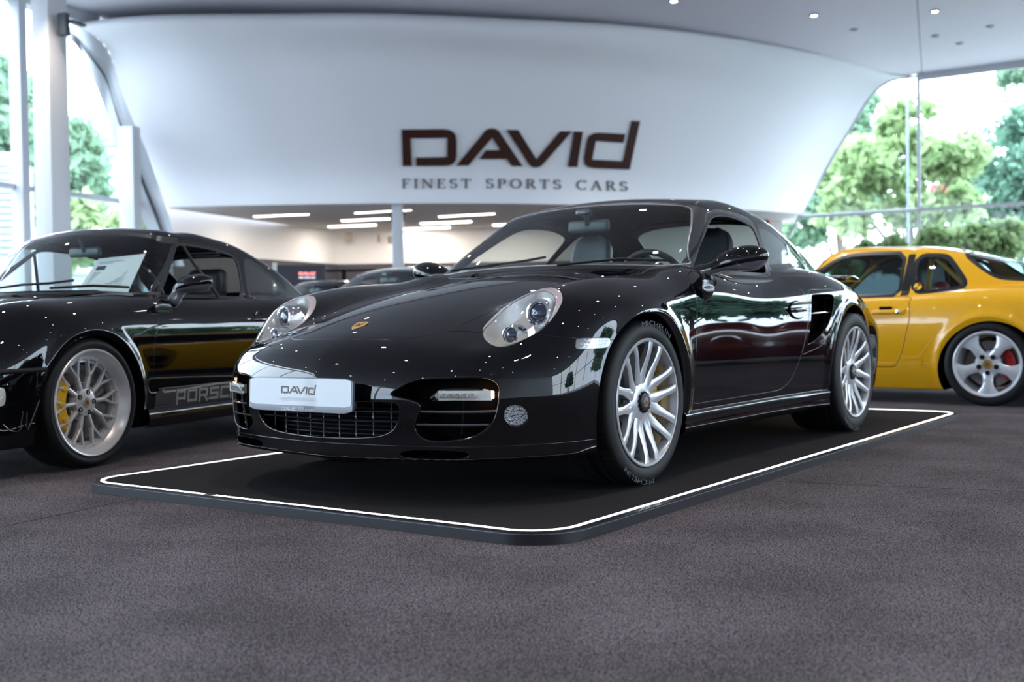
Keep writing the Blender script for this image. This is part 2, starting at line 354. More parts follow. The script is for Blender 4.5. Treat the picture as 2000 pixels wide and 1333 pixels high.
def clip(M, fn):
    """split mesh at fn = 0 -> (part with fn < 0, part with fn > 0)"""
    V, N, T = M; f = fn(V); f = np.where(np.abs(f) < 1e-7, 1e-7, f)
    n = len(V); s = f < 0; c = s[T].sum(1)
    mix = T[(c == 1) | (c == 2)]; inn = T[c == 3]; out = T[c == 0]
    if len(mix) == 0: return compact((V, N, inn)), compact((V, N, out))
    # rotate so that vertex 0 is the odd one out
    sm = s[mix]; one = sm.sum(1) == 1; odd = np.where(one, np.argmax(sm, 1), np.argmin(sm, 1))
    r = np.arange(len(mix)); A = mix[r, odd]; B = mix[r, (odd+1) % 3]; C = mix[r, (odd+2) % 3]
    E = np.concatenate([np.stack([A, B], 1), np.stack([A, C], 1)]); Es = np.sort(E, 1)
    ue, inv = np.unique(Es, axis=0, return_inverse=True); inv = inv.ravel()
    a, b = ue[:, 0], ue[:, 1]; lo = np.zeros(len(ue)); hi = np.ones(len(ue)); fa, fb = f[a].copy(), f[b].copy()
    for _ in range(5):
        t = lo+(hi-lo)*fa/(fa-fb); t = np.clip(t, lo+.02*(hi-lo), hi-.02*(hi-lo))
        P = V[a]+(V[b]-V[a])*t[:, None]; ft = fn(P); same = (ft < 0) == (fa < 0)
        lo = np.where(same, t, lo); fa = np.where(same, ft, fa); hi = np.where(same, hi, t); fb = np.where(same, fb, ft)
    t = lo+(hi-lo)*fa/np.where(np.abs(fa-fb) < 1e-12, 1, fa-fb)
    P = V[a]+(V[b]-V[a])*t[:, None]; Q = N[a]+(N[b]-N[a])*t[:, None]; Q /= np.linalg.norm(Q, axis=1)[:, None]
    VV = np.concatenate([V, P]); NN = np.concatenate([N, Q]); k = len(mix)
    AB = n+inv[:k]; AC = n+inv[k:]
    t1 = np.stack([A, AB, AC], 1); t2 = np.stack([AB, B, C], 1); t3 = np.stack([AB, C, AC], 1)
    Ti = np.concatenate([inn, t1[one], t2[~one], t3[~one]]); To = np.concatenate([out, t1[~one], t2[one], t3[one]])
    return compact((VV, NN, Ti)), compact((VV, NN, To))
def bedges(M, seam=True):
    V, N, T = M; E = np.concatenate([T[:, [0, 1]], T[:, [1, 2]], T[:, [2, 0]]])
    key = np.sort(E, 1); u, i, c = np.unique(key, axis=0, return_index=True, return_counts=True)
    B = E[i[c == 1]]
    if seam: B = B[~((V[B[:, 0], 0] < 1e-6) & (V[B[:, 1], 0] < 1e-6))]
    return B
def fold(M, depth=.012, dirn=None, r=.0016, where=None, only=False):
    """turn the free edges of a panel inwards with a small rounded lip"""
    V, N, T = M; B = bedges(M)
    if where is not None: B = B[where(V[B[:, 0]]) & where(V[B[:, 1]])]
    if len(B) == 0: return M
    e = V[B[:, 1]]-V[B[:, 0]]; tt = np.cross(e, N[B[:, 0]]+N[B[:, 1]]); tt /= np.maximum(np.linalg.norm(tt, axis=1), 1e-9)[:, None]
    tv = np.zeros_like(V); np.add.at(tv, B[:, 0], tt); np.add.at(tv, B[:, 1], tt)
    u, inv = np.unique(B.ravel(), return_inverse=True); Bi = inv.reshape(-1, 2); t = tv[u]; t /= np.maximum(np.linalg.norm(t, axis=1), 1e-9)[:, None]
    n0 = N[u]; P = V[u]; rows = [(P, n0)]
    for a in (35, 65, 90):
        a = math.radians(a); rows.append((P+t*r*math.sin(a)-n0*r*(1-math.cos(a)), n0*math.cos(a)+t*math.sin(a)))
    dd = -n0 if dirn is None else np.broadcast_to(np.array(dirn, float), n0.shape)
    if depth > .002: rows.append((rows[-1][0]+dd*depth, t))
    k = len(u); base = len(V); VV = [V]; NN = [N]; TT = [] if only else [T]
    for i, (p, nn) in enumerate(rows):
        VV.append(p); NN.append(nn)
        if i:
            a0 = base+(i-1)*k+Bi[:, 0]; a1 = base+(i-1)*k+Bi[:, 1]; b0 = base+i*k+Bi[:, 0]; b1 = base+i*k+Bi[:, 1]
            TT += [np.stack([a1, a0, b0], 1), np.stack([a1, b0, b1], 1)]
    return compact((np.concatenate(VV), np.concatenate(NN), np.concatenate(TT)))
def edge_strip(M, w, lift=.0, where=None):
    """thin raised bead that runs along the free edge of a panel"""
    V, N, T = M; B = bedges(M)
    if where is not None: B = B[where(V[B[:, 0]]) & where(V[B[:, 1]])]
    e = V[B[:, 1]]-V[B[:, 0]]; tt = np.cross(e, N[B[:, 0]]+N[B[:, 1]]); tt /= np.maximum(np.linalg.norm(tt, axis=1), 1e-9)[:, None]
    tv = np.zeros_like(V); np.add.at(tv, B[:, 0], tt); np.add.at(tv, B[:, 1], tt)
    u, inv = np.unique(B.ravel(), return_inverse=True); Bi = inv.reshape(-1, 2); t = tv[u]; t /= np.maximum(np.linalg.norm(t, axis=1), 1e-9)[:, None]
    n0 = N[u]; P = V[u]+n0*lift; k = len(u); VV = []; NN = []; TT = []
    for i, a in enumerate(np.radians([-90, -45, 0, 45, 90])):
        VV.append(P+t*w*math.sin(a)+n0*w*math.cos(a)); NN.append(t*math.sin(a)+n0*math.cos(a))
        if i:
            a0 = (i-1)*k+Bi[:, 0]; a1 = (i-1)*k+Bi[:, 1]; TT += [np.stack([a1, a0, a0+k], 1), np.stack([a1, a0+k, a1+k], 1)]
    return (np.concatenate(VV), np.concatenate(NN), np.concatenate(TT))
def joinm(*Ms):
    V = []; N = []; T = []; o = 0
    for m in Ms:
        if len(m[2]) == 0: continue
        V.append(m[0]); N.append(m[1]); T.append(m[2]+o); o += len(m[0])
    return (np.concatenate(V), np.concatenate(N), np.concatenate(T))
def mirrorm(M): return (M[0]*[-1, 1, 1], M[1]*[-1, 1, 1], M[2][:, ::-1])
def both(M): return joinm(M, mirrorm(M))
def offset(M, d): return (M[0]+M[1]*d, M[1], M[2])
def pieces(M):
    """the connected pieces of a panel, largest first"""
    V, N, T = M; lab = np.arange(len(V))
    while True:
        m = lab[T].min(1); new = lab.copy()
        for k in range(3): np.minimum.at(new, T[:, k], m)
        new = new[new]
        if (new == lab).all(): break
        lab = new
    tl = lab[T[:, 0]]; ids, c = np.unique(tl, return_counts=True)
    return [compact((V, N, T[tl == i])) for i in ids[np.argsort(-c)] if (tl == i).sum() > 12]
# ---- outlines
def rpoly(pts, it=3, q=.25):
    p = np.array(pts, float)
    for k in range(it):
        n = np.roll(p, -1, 0); L = np.linalg.norm(n-p, axis=1)[:, None]; c = np.minimum(q, .04/2**k/np.maximum(L, 1e-9))
        p = np.stack([p*(1-c)+n*c, p*c+n*(1-c)], 1).reshape(-1, 2)
    return p
def cpoly(pts, n=8):
    """closed Catmull-Rom outline through the points"""
    p = np.array(pts, float); a = np.roll(p, 1, 0); b = np.roll(p, -1, 0); c = np.roll(p, -2, 0); o = []
    for t in np.arange(n)/n:
        o.append(.5*((2*p)+(-a+b)*t+(2*a-5*p+4*b-c)*t*t+(-a+3*p-3*b+c)*t**3))
    return np.stack(o, 1).reshape(-1, 2)
def ellipse(cx, cy, a, b, rot=0, n=64):
    t = np.linspace(0, 2*math.pi, n, endpoint=False); c, s = math.cos(rot), math.sin(rot)
    return np.stack([cx+a*np.cos(t)*c-b*np.sin(t)*s, cy+a*np.cos(t)*s+b*np.sin(t)*c], 1)
def sdpoly(P, poly, margin=.06):
    poly = np.asarray(poly); lo = poly.min(0)-margin; hi = poly.max(0)+margin
    out = np.full(len(P), margin); m = np.all((P > lo) & (P < hi), 1); Q = P[m]
    if len(Q) == 0: return out
    best = np.full(len(Q), 1e9); ins = np.zeros(len(Q), bool); nxt = np.roll(poly, -1, 0)
    for a, b in zip(poly, nxt):
        ab = b-a; t = np.clip(((Q-a)@ab)/max(ab@ab, 1e-12), 0, 1); d = Q-a-t[:, None]*ab; best = np.minimum(best, (d*d).sum(1))
        c = (a[1] > Q[:, 1]) != (b[1] > Q[:, 1])
        if c.any(): ins ^= c & (Q[:, 0] < (b[0]-a[0])*(Q[:, 1]-a[1])/(b[1]-a[1] if b[1] != a[1] else 1e-12)+a[0])
    out[m] = np.where(ins, -1, 1)*np.sqrt(best); return out
def region(axes, poly, cond=None, cap=None):
    i, j = axes
    def f(V):
        v = sdpoly(V[:, [i, j]], poly)
        if cap is not None: v = np.maximum(v, cap(V))
        return v
    return f
def carve(M, fn, gap=.0):
    """(panel, rest) with a shut line of width 2*gap between them"""
    p, _ = clip(M, lambda v: fn(v)+gap); _, r = clip(M, lambda v: fn(v)-gap); return p, r
# ------------------------------------------------------------------ palettes
def paint(name, col, rough=.3): return mat(name, col, rough, 0, coat=1, coat_rough=.006, spec=.0 if max(col) < .02 else .3)
BLACK = paint('black_paint', (.0025, .0025, .0035), .12)
RUBBER = mat('tyre_rubber', (.006, .0065, .007), .6, spec=.3, bumps=(220, .15, .001))
SEAL = mat('rubber_seal', (.006, .006, .007), .35)
DARK = mat('dark_metal', (.02, .02, .022), .35, .6)
SILVER = mat('silver_rim', (.52, .53, .55), .30, .85, coat=.3)
POLISHED = mat('polished_rim', (.62, .62, .63), .20, .95)
DISC = mat('brake_disc_steel', (.35, .34, .33), .28, 1)
YELLOWC = mat('yellow_caliper', (.75, .42, .01), .3, coat=1)
REDC = mat('red_caliper', (.45, .01, .01), .3, coat=1)
GOLD = mat('crest_gold', (.62, .38, .12), .3, .7)
CRED = mat('crest_red', (.30, .02, .015), .4)
BLK = mat('matt_black', (.002, .002, .0025), .8, spec=.05)
GLASS = glass_mat('car_glass', (.72, .80, .78))
GLASSD = glass_mat('tinted_glass', (.42, .47, .47), strength=1.2)
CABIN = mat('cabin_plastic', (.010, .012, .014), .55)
PAL_T = dict(lettering=mat('tyre_lettering', (.045, .05, .055), .6), lamp=mat('lamp_glass', (.5, .52, .54), .1, .6, coat=1), indicator=mat('indicator_glass', (.5, .3, .1), .2, coat=1), paint=BLACK, tyre=RUBBER, black=BLK, black_gloss=mat('gloss_black_plastic', (.003, .003, .004), .12), rubber=SEAL, trim=mat('frame_trim', (.006, .006, .007), .16, coat=1), glass=GLASS, glass_dark=GLASSD,
 lamp_rim=mat('lamp_surround', (.42, .35, .35), .22, 0, coat=.8), lens=glass_mat('lamp_cover', (.95, .96, .96)), chrome=mat('chrome', (.75, .76, .78), .08, 1), chrome_satin=mat('satin_reflector', (.74, .73, .70), .26, .35),
 proj=mat('projector_glass', (.02, .03, .06), .03, .3, coat=1), facet=mat('fog_facets', (.34, .35, .37), .12, .9, bumps=(95, 1.0, .02)), marker=mat('clear_marker', (.30, .31, .32), .12, .55, coat=1, bumps=(120, .4, .002)),
 amber=mat('amber_glow', (1, .6, .3), .4, emit=(1, .62, .36), es=16), slat_bright=mat('slat_highlight_grey', (.16, .165, .18), .25, coat=1), bead=mat('seal_highlight_grey', (.20, .20, .215), .25, coat=.5), slat=mat('slat_plastic', (.028, .03, .036), .22, coat=1), holder=mat('plate_holder', (.05, .06, .085), .35, coat=.4), plate=mat('white_plate', (.50, .55, .575), .35, coat=.3),
 logo_brown=mat('sign_brown', (.07, .022, .014), .4), faint=mat('faint_grey', (.50, .53, .56), .5), white=mat('white_print', (.6, .62, .64), .5), gold=GOLD, crest_red=CRED, dark=DARK, cap=mat('cap_silver', (.30, .29, .27), .3, .8),
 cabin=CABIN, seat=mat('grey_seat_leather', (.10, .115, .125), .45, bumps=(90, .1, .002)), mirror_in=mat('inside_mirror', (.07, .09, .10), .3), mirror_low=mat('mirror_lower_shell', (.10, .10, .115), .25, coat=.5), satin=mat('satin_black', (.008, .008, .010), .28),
 rim=mat('painted_silver_rim', (.46, .47, .49), .30, .5, coat=.5), disc=DISC, caliper=YELLOWC)
# ------------------------------------------------------------------ the hall
CEIL = 6.3; EYE = Vector((CX, CY, CZ))
def ray_(u, v): return _r2*((u-1000)/FPX)+_d2*((v-666.5)/FPX)+_d
FW = Vector((math.sin(YAW), math.cos(YAW), 0))
def at_z(u, v, z): d = ray_(u, v); return EYE+d*((z-CZ)/d.z)
def at_D(u, v, D): d = ray_(u, v); return EYE+d*(D/d.dot(FW))
def on_wall(u, v, a, b, off=0):
    n = Vector((-(b-a).y, (b-a).x, 0)).normalized(); d = ray_(u, v); return EYE+d*(((a+n*off)-EYE).dot(n)/d.dot(n))
WHITE = mat('white_plaster', (.80, .81, .84), .6); CEILM = mat('ceiling_paint', (.69, .67, .73), .55)
FRAME = mat('white_window_frame', (.52, .54, .57), .4); JOINT = mat('dark_joint', (.03, .035, .045), .5); WARM = mat('warm_white_wall', (.80, .76, .72), .7)
ANTH = mat('anthracite_panel', (.045, .042, .052), .5); PANE = glass_mat('window_glass', (.89, .93, .95), strength=.6)
# carpet: fine speckled pile
CARPET = mat('carpet', (.016, .0142, .0155), .95, spec=.08, noise=(230, (.185, .162, .176), 3, .43, .63), bumps=(300, .5, .005))
def mottle(m, scale, lo, hi, a, b):
    """darker and lighter trodden patches over the pile"""
    nt = m.node_tree; p = nt.nodes['Principled BSDF']; src = p.inputs['Base Color'].links[0].from_socket
    tc = nt.nodes.new('ShaderNodeTexCoord'); n = nt.nodes.new('ShaderNodeTexNoise'); n.inputs['Scale'].default_value = scale; n.inputs['Detail'].default_value = 5
    mr = nt.nodes.new('ShaderNodeMapRange'); mr.inputs[1].default_value = a; mr.inputs[2].default_value = b; mr.inputs[3].default_value = lo; mr.inputs[4].default_value = hi
    mx = nt.nodes.new('ShaderNodeMix'); mx.data_type = 'RGBA'; mx.blend_type = 'MULTIPLY'; mx.inputs[0].default_value = 1
    nt.links.new(tc.outputs['Object'], n.inputs['Vector']); nt.links.new(n.outputs['Fac'], mr.inputs[0]); nt.links.new(src, mx.inputs[6]); nt.links.new(mr.outputs[0], mx.inputs[7]); nt.links.new(mx.outputs[2], p.inputs['Base Color'])
mottle(CARPET, 2.2, .78, 1.18, .35, .65)
fl = MB(); outline = [GL[3], GL[0]]+[W(-4.4, 29.2)]+GR
fl.add([(p.x, p.y, FLOOR) for p in outline]+[(p.x, p.y, FLOOR-.3) for p in outline], [tuple(range(len(outline))), tuple(range(len(outline), 2*len(outline)))]+[(i, (i+1) % len(outline), len(outline)+(i+1) % len(outline), len(outline)+i) for i in range(len(outline))])
tag(fl.build('floor', CARPET, smooth=False), kind='structure')
def seam_line(name, pts, w, m, kind='structure'):
    b = MB()
    for a, c in zip(pts[:-1], pts[1:]):
        d = (c-a).normalized(); n = Vector((-d.y, d.x, 0))*w/2; b.add([a+n, c+n, c-n, a-n, a+n+Vector((0, 0, -.004)), c+n+Vector((0, 0, -.004)), c-n+Vector((0, 0, -.004)), a-n+Vector((0, 0, -.004))], [(0, 1, 2, 3), (4, 5, 6, 7), (0, 1, 5, 4), (2, 3, 7, 6)])
    return tag(b.build(name, m, smooth=False), kind=kind)
seam_line('trim_1', [at_z(-80, 1047, FLOOR+.0015), at_z(262, 974, FLOOR+.0015)], .005, JOINT)
seam_line('trim_2', [at_z(235, 909, FLOOR+.0015), at_z(440, 909, FLOOR+.0015)], .006, JOINT)
seam_line('trim_3', [at_z(1520, 940, FLOOR+.0015), at_z(2040, 962, FLOOR+.0015)], .005, JOINT)
# ceiling
ce = MB(); ol = [GL[3], GL[0], W(-4.4, 29.2)]+GR
ce.add([(p.x, p.y, CEIL) for p in ol]+[(p.x, p.y, CEIL+.3) for p in ol], [tuple(range(len(ol))), tuple(range(len(ol), 2*len(ol)))]+[(i, (i+1) % len(ol), len(ol)+(i+1) % len(ol), len(ol)+i) for i in range(len(ol))])
tag(ce.build('ceiling', CEILM, smooth=False), kind='structure')
a, b = at_z(1791, -2, CEIL-.002), at_z(1801, 146, CEIL-.002); a = a+(a-b).normalized()*12; cs = MB(); n_ = Vector((-(b-a).y, (b-a).x, 0)).normalized()*.008
cs.add([a+n_, b+n_, b-n_, a-n_], [(0, 1, 2, 3)]); tag(cs.build('trim_4', JOINT, smooth=False), kind='structure')
# the great curved wall between ceiling and the low back room
def spline_pts(P, n):
    P = [Vector(p) for p in P]; L = [0]
    for i in range(1, len(P)): L.append(L[-1]+(P[i]-P[i-1]).length)
    f = [spl(list(zip(L, [p[k] for p in P]))) for k in range(3)]; t = np.linspace(0, L[-1], n); return [Vector((float(f[0](q)), float(f[1](q)), float(f[2](q)))) for q in t]
crease = [(131, 56), (225, 41), (360, 33), (500, 31), (700, 28), (850, 31), (1000, 37), (1130, 43), (1250, 52), (1400, 70), (1500, 86), (1600, 106), (1700, 133), (1760, 146), (1800, 149)]
low = [(325, 405, 22.0), (500, 401, 21.8), (780, 397.5, 21.8), (1000, 398, 22.2), (1250, 403, 23.4), (1400, 408, 24.9), (1500, 413, 26.6), (1565, 418, 28.3)]
ledge = [(131, 56), (180, 67), (210, 97), (229, 150), (255, 225), (285, 292), (311, 364), (325, 405)]
redge = [(1800, 149), (1770, 151), (1742, 157), (1718, 171), (1695, 196), (1670, 237), (1640, 285), (1600, 356), (1565, 418)]
NU, NV = 60, 34
ce_w = [at_z(u, v, CEIL-.001) for u, v in crease]; lo_w = [at_D(u, v, D) for u, v, D in low]
le_w = [on_wall(u, v, GL[0], GL[1], .5) for u, v in ledge]; re_w = [on_wall(u, v, GR[0], GR[1], -.06) for u, v in redge]
le_w[0] = ce_w[0]; le_w[-1] = lo_w[0]; re_w[0] = ce_w[-1]; re_w[-1] = lo_w[-1]
Tc, Bc, Lc, Rc = spline_pts(ce_w, NU), spline_pts(lo_w, NU), spline_pts(le_w, NV), spline_pts(re_w, NV)
def coons(i, j):
    s, t = i/(NU-1), j/(NV-1)
    p = Tc[i]*(1-t)+Bc[i]*t+Lc[j]*(1-s)+Rc[j]*s-(Tc[0]*(1-s)*(1-t)+Tc[-1]*s*(1-t)+Bc[0]*(1-s)*t+Bc[-1]*s*t)
    bow = .25*math.sin(math.pi*s)*math.sin(math.pi*t)*(1-t); return p+FW*bow
cw = MB(); cw.add([coons(i, j) for j in range(NV) for i in range(NU)], [(j*NU+i, j*NU+i+1, (j+1)*NU+i+1, (j+1)*NU+i) for j in range(NV-1) for i in range(NU-1)])
wall = tag(cw.build('wall_back', WHITE, angle=80), kind='structure')
def wall_pt(u, v, lift=.0):
    """where the sight line meets the curved wall, lifted towards the room"""
    d = ray_(u, v).normalized(); hit, loc, no, _ = wall.ray_cast(EYE, d); n = no if no.dot(d) < 0 else -no; return loc+n*lift
bpy.context.view_layer.update()
# lower edge and soffit of the back room
se = MB(); SO = 2.93
vs = []
for p in Bc: q = p+FW*.35; vs += [p, Vector((q.x, q.y, p.z))]
se.add(vs, [(2*i, 2*i+1, 2*i+3, 2*i+2) for i in range(NU-1)])
vs = []
for i, p in enumerate(Bc): s = i/(NU-1); q = p+FW*.35; e = W(-4.4+11.7*s, 29.2); vs += [Vector((q.x, q.y, p.z)), Vector((e.x, e.y, SO+.05*s))]
se.add(vs, [(2*i, 2*i+1, 2*i+3, 2*i+2) for i in range(NU-1)]); tag(se.build('trim_5', WARM, angle=30), kind='structure')
# back room walls: warm white above, dark panelling below
def wall_strip(name, pts, z0, z1, m, th=.2, side=1):
    b = MB()
    for a, c in zip(pts[:-1], pts[1:]):
        n = Vector((-(c-a).y, (c-a).x, 0)).normalized()*th*side
        q = [Vector((p.x, p.y, z)) for z in (z0, z1) for p in (a, c, c+n, a+n)]; b.add(q, [(0, 1, 2, 3), (4, 5, 6, 7), (0, 1, 5, 4), (1, 2, 6, 5), (2, 3, 7, 6), (3, 0, 4, 7)])
    return tag(b.build(name, m, smooth=False), kind='structure')
bl = [at_D(330, 500, 22.9), W(-4.4, 28.6), W(6.9, 28.9)]
for p in bl: p.z = 0
wall_strip('wall_rear', bl, FLOOR, 3.2, WARM, .25, 1)
wall_strip('baseboard_rear', [bl[0]+W(.03, -.0)-W(0, 0), W(-4.36, 28.56), W(-1.9, 28.6), W(3.4, 28.7)], FLOOR, 2.07, ANTH, .06, -1)
# left glazing
def post(name, p, w, d, z0, z1, m=FRAME, axis=None, round_=0):
    b = MB(); ax = (GL[0]-GL[1]).normalized() if axis is None else axis
    R = Matrix((Vector((ax.x, ax.y, 0)), Vector((-ax.y, ax.x, 0)), Vector((0, 0, 1)))).transposed()
    b.box((p.x, p.y, (z0+z1)/2), (w, d, z1-z0), R=R, bev=.01); return b
nwin = [0]
def window_run(a, b, marks, z0, z1, trans, glass_poly=None, mull=(.07, .22), side=1):
    """one run of glazing from a to b: glass pane, mullions at the marks (metres from a), transoms"""
    nwin[0] += 1; d = (b-a).normalized(); L = (b-a).length; n = Vector((-d.y, d.x, 0))*side
    g = MB()
    if glass_poly is None: q = [Vector((a.x, a.y, z0)), Vector((b.x, b.y, z0)), Vector((b.x, b.y, z1)), Vector((a.x, a.y, z1))]
    else: q = glass_poly
    g.add(q, [tuple(range(len(q)))]); w = tag(g.build('window_%d' % nwin[0], PANE, smooth=False), kind='structure')
    f = MB(); R = Matrix((d, Vector((-d.y, d.x, 0)), Vector((0, 0, 1)))).transposed()
    for t in marks: p = a+d*t+n*mull[1]*.5; f.box((p.x, p.y, (z0+z1)/2), (mull[0], mull[1], z1-z0), R=R)
    for z, h in trans: p = a+d*(L/2)+n*.05; f.box((p.x, p.y, z), (L, .10, h), R=R)
    f.build('window_frame', FRAME, w, smooth=False); return w
def mark_at(u, a, b):
    p = on_wall(u, 400, a, b); return (Vector((p.x, p.y, 0))-a).dot((b-a).normalized())
# pane under the sweeping frame: outline traced along the reveal
inner = [(122, 62), (122, 71), (150, 90), (169, 127), (195, 187), (217, 259), (240, 337), (262, 395), (285, 442), (320, 520)]
ig = [on_wall(u, v, GL[0], GL[1], .0) for u, v in inner]
top0 = GL[1].copy(); top0.z = CEIL; bot0 = GL[1].copy(); bot0.z = FLOOR
d0 = (GL[0]-GL[1]).normalized(); e = ig[-1].copy(); e.z = FLOOR
ig[0].z = CEIL
window_run(GL[0], GL[1], [], FLOOR, CEIL, [], glass_poly=[bot0, e]+ig[::-1]+[top0])
# reveal: band from the curved wall to the glass, with its dark joint
led2 = ledge[:-1]+[(325, 405), (337, 446), (360, 520)]
ow = [le_w[0]]+[on_wall(u, v, GL[0], GL[1], .5) for u, v in led2[1:]]
o_ = spline_pts(ow, 40); i_ = spline_pts([on_wall(u, v, GL[0], GL[1], .0) for u, v in inner[1:]], 40)
rv = MB(); vs = []
for p, q in zip(o_, i_): vs += [p, p*.55+q*.45, q]
rv.add(vs, [(3*k+j, 3*k+j+1, 3*k+j+4, 3*k+j+3) for k in range(39) for j in range(2)]); tag(rv.build('trim_6', FRAME, angle=60), kind='structure')
jt = MB(); nL = Vector((-(GL[1]-GL[0]).y, (GL[1]-GL[0]).x, 0)).normalized(); vs = []
for p, q in zip(o_, i_): c = p*.55+q*.45; t = (p-q).normalized()*.04; vs += [c+t-FW*.06, c-t-FW*.06]
jt.add(vs, [(2*k, 2*k+1, 2*k+3, 2*k+2) for k in range(39)]); tag(jt.build('trim_7', JOINT, smooth=False), kind='structure')
ft = MB(); R0 = Matrix((d0, Vector((-d0.y, d0.x, 0)), Vector((0, 0, 1)))).transposed()
zt = on_wall(100, 376, GL[0], GL[1]).z
for (u, w, dd, zz) in ((255, .22, .34, on_wall(255, 249, GL[0], GL[1], .62).z), (42, .17, .24, CEIL)):
    off = .62 if u > 200 else .17; p = on_wall(u, 400, GL[0], GL[1], off); m_ = MB(); m_.box((p.x, p.y, (FLOOR+zz)/2), (w, dd, zz-FLOOR), R=R0, bev=.01)
    nn = m_.build('trim_%d' % (8 if u > 200 else 9), FRAME, smooth=True); tag(nn, kind='structure')
for i, t in enumerate((6.1, 8.9)): p = GL[0]+(GL[1]-GL[0]).normalized()*t+nL*.17; ft.box((p.x, p.y, (FLOOR+CEIL)/2), (.17, .24, CEIL-FLOOR), R=R0)
p1 = on_wall(312, 402, GL[0], GL[1], .06); p1.z = 0; p2 = GL[1]+nL*.06; c_ = (p1+p2)/2; ft.box((c_.x, c_.y, zt), ((p1-p2).length, .14, .085), R=R0)
c_ = GL[1]*.5+(GL[1]+d0*9.6)*.5+nL*.05; ft.box((c_.x, c_.y, CEIL-.10), (9.6, .3, .2), R=R0)
tag(ft.build('trim_10', FRAME, smooth=False), kind='structure')
pp = at_D(104, 400, 17.6); pm_ = MB(); pm_.box((pp.x, pp.y, (FLOOR+CEIL)/2), (.40, .33, CEIL-FLOOR), R=R0, bev=.012); tag(pm_.build('column', FRAME), 'broad white square column at the far left before the tall windows', 'column')
br = MB(); q = at_D(124, 48, 17.45); br.box(q, (.09, .16, .34), R=R0, bev=.01); q2 = at_D(150, 46, 17.6); br.box(q2, (.30, .10, .04), R=R0); br.box(at_D(132, 60, 17.45), (.06, .06, .12), R=R0)
tag(br.build('wall_bracket', JOINT), 'small dark metal bracket on top of the broad left column', 'bracket')
window_run(GL[1], GL[2], [2.5, 5.3, 8.1, 10.9, 13.7], FLOOR, CEIL, [(zt, .085), (CEIL-.1, .2)])
window_run(GL[2], GL[3], [2.8, 5.6], FLOOR, CEIL, [(zt, .085), (CEIL-.1, .2)])
# right glazing
rg = [on_wall(u, v, GR[0], GR[1]) for u, v in redge]+[on_wall(1540, 470, GR[0], GR[1]), on_wall(1515, 520, GR[0], GR[1])]
c0 = GR[1].copy(); c0.z = CEIL; c1 = GR[1].copy(); c1.z = FLOOR; e = rg[-1].copy(); e.z = FLOOR; zr_ = on_wall(1700, 416, GR[0], GR[1]).z
wn = window_run(GR[0], GR[1], [], FLOOR, CEIL, [], glass_poly=[c0]+rg[1:]+[e, c1])
fr2 = MB(); nR = -Vector((-(GR[1]-GR[0]).y, (GR[1]-GR[0]).x, 0)).normalized(); cc = spline_pts([on_wall(u, v, GR[0], GR[1], -.05) for u, v in redge]+[on_wall(1540, 462, GR[0], GR[1], -.05), on_wall(1522, 495, GR[0], GR[1], -.05)], 50)
fr2.tube(cc, .035, 8); a_, b_ = on_wall(1563, zr_ and 418, GR[0], GR[1], -.05), GR[1]+nR*.05; a_.z = b_.z = zr_; fr2.tube([a_, b_], .05, 6); fr2.build('window_frame', FRAME, wn)
fr3 = MB(); fr3.tube([GR[1]+nR*.05+Vector((0, 0, FLOOR)), GR[1]+nR*.05+Vector((0, 0, CEIL))], .045, 8); tag(fr3.build('trim_11', FRAME), kind='structure')
for i in range(1, len(GR)-1):
    L = (GR[i+1]-GR[i]).length; k = max(1, int(round(L/2.9))); window_run(GR[i], GR[i+1], [L*j/k for j in range(1, k)] if i > 1 else [], FLOOR, CEIL, [(zr_, .085), (CEIL-.08, .16)], side=-1, mull=(.07, .2) if i > 1 else (.05, .06))
# wall behind the photographer
wall_strip('wall_front', [GR[-1], GL[-1]], FLOOR, CEIL, WHITE, .3, 1)
# column under the curved wall
cp = at_D(777, 450, 22.0); cm_ = MB(); cm_.box((cp.x, cp.y, (FLOOR+2.93)/2), (.205, .205, 2.93-FLOOR), R=Rz(YAW*-1), bev=.012); tag(cm_.build('column', FRAME), 'slim white square column under the curved sign wall', 'column')
for u, sd in ((765, 'left'), (788.5, 'right')):
    spk = MB(); q = at_D(u, 423, 22.2); spk.box(q, (.06, .12, .19), R=Rz(-YAW), bev=.01)
    tag(spk.build('loudspeaker', JOINT), 'small black loudspeaker on the '+sd+' side of the slim column under the sign wall', 'speaker')
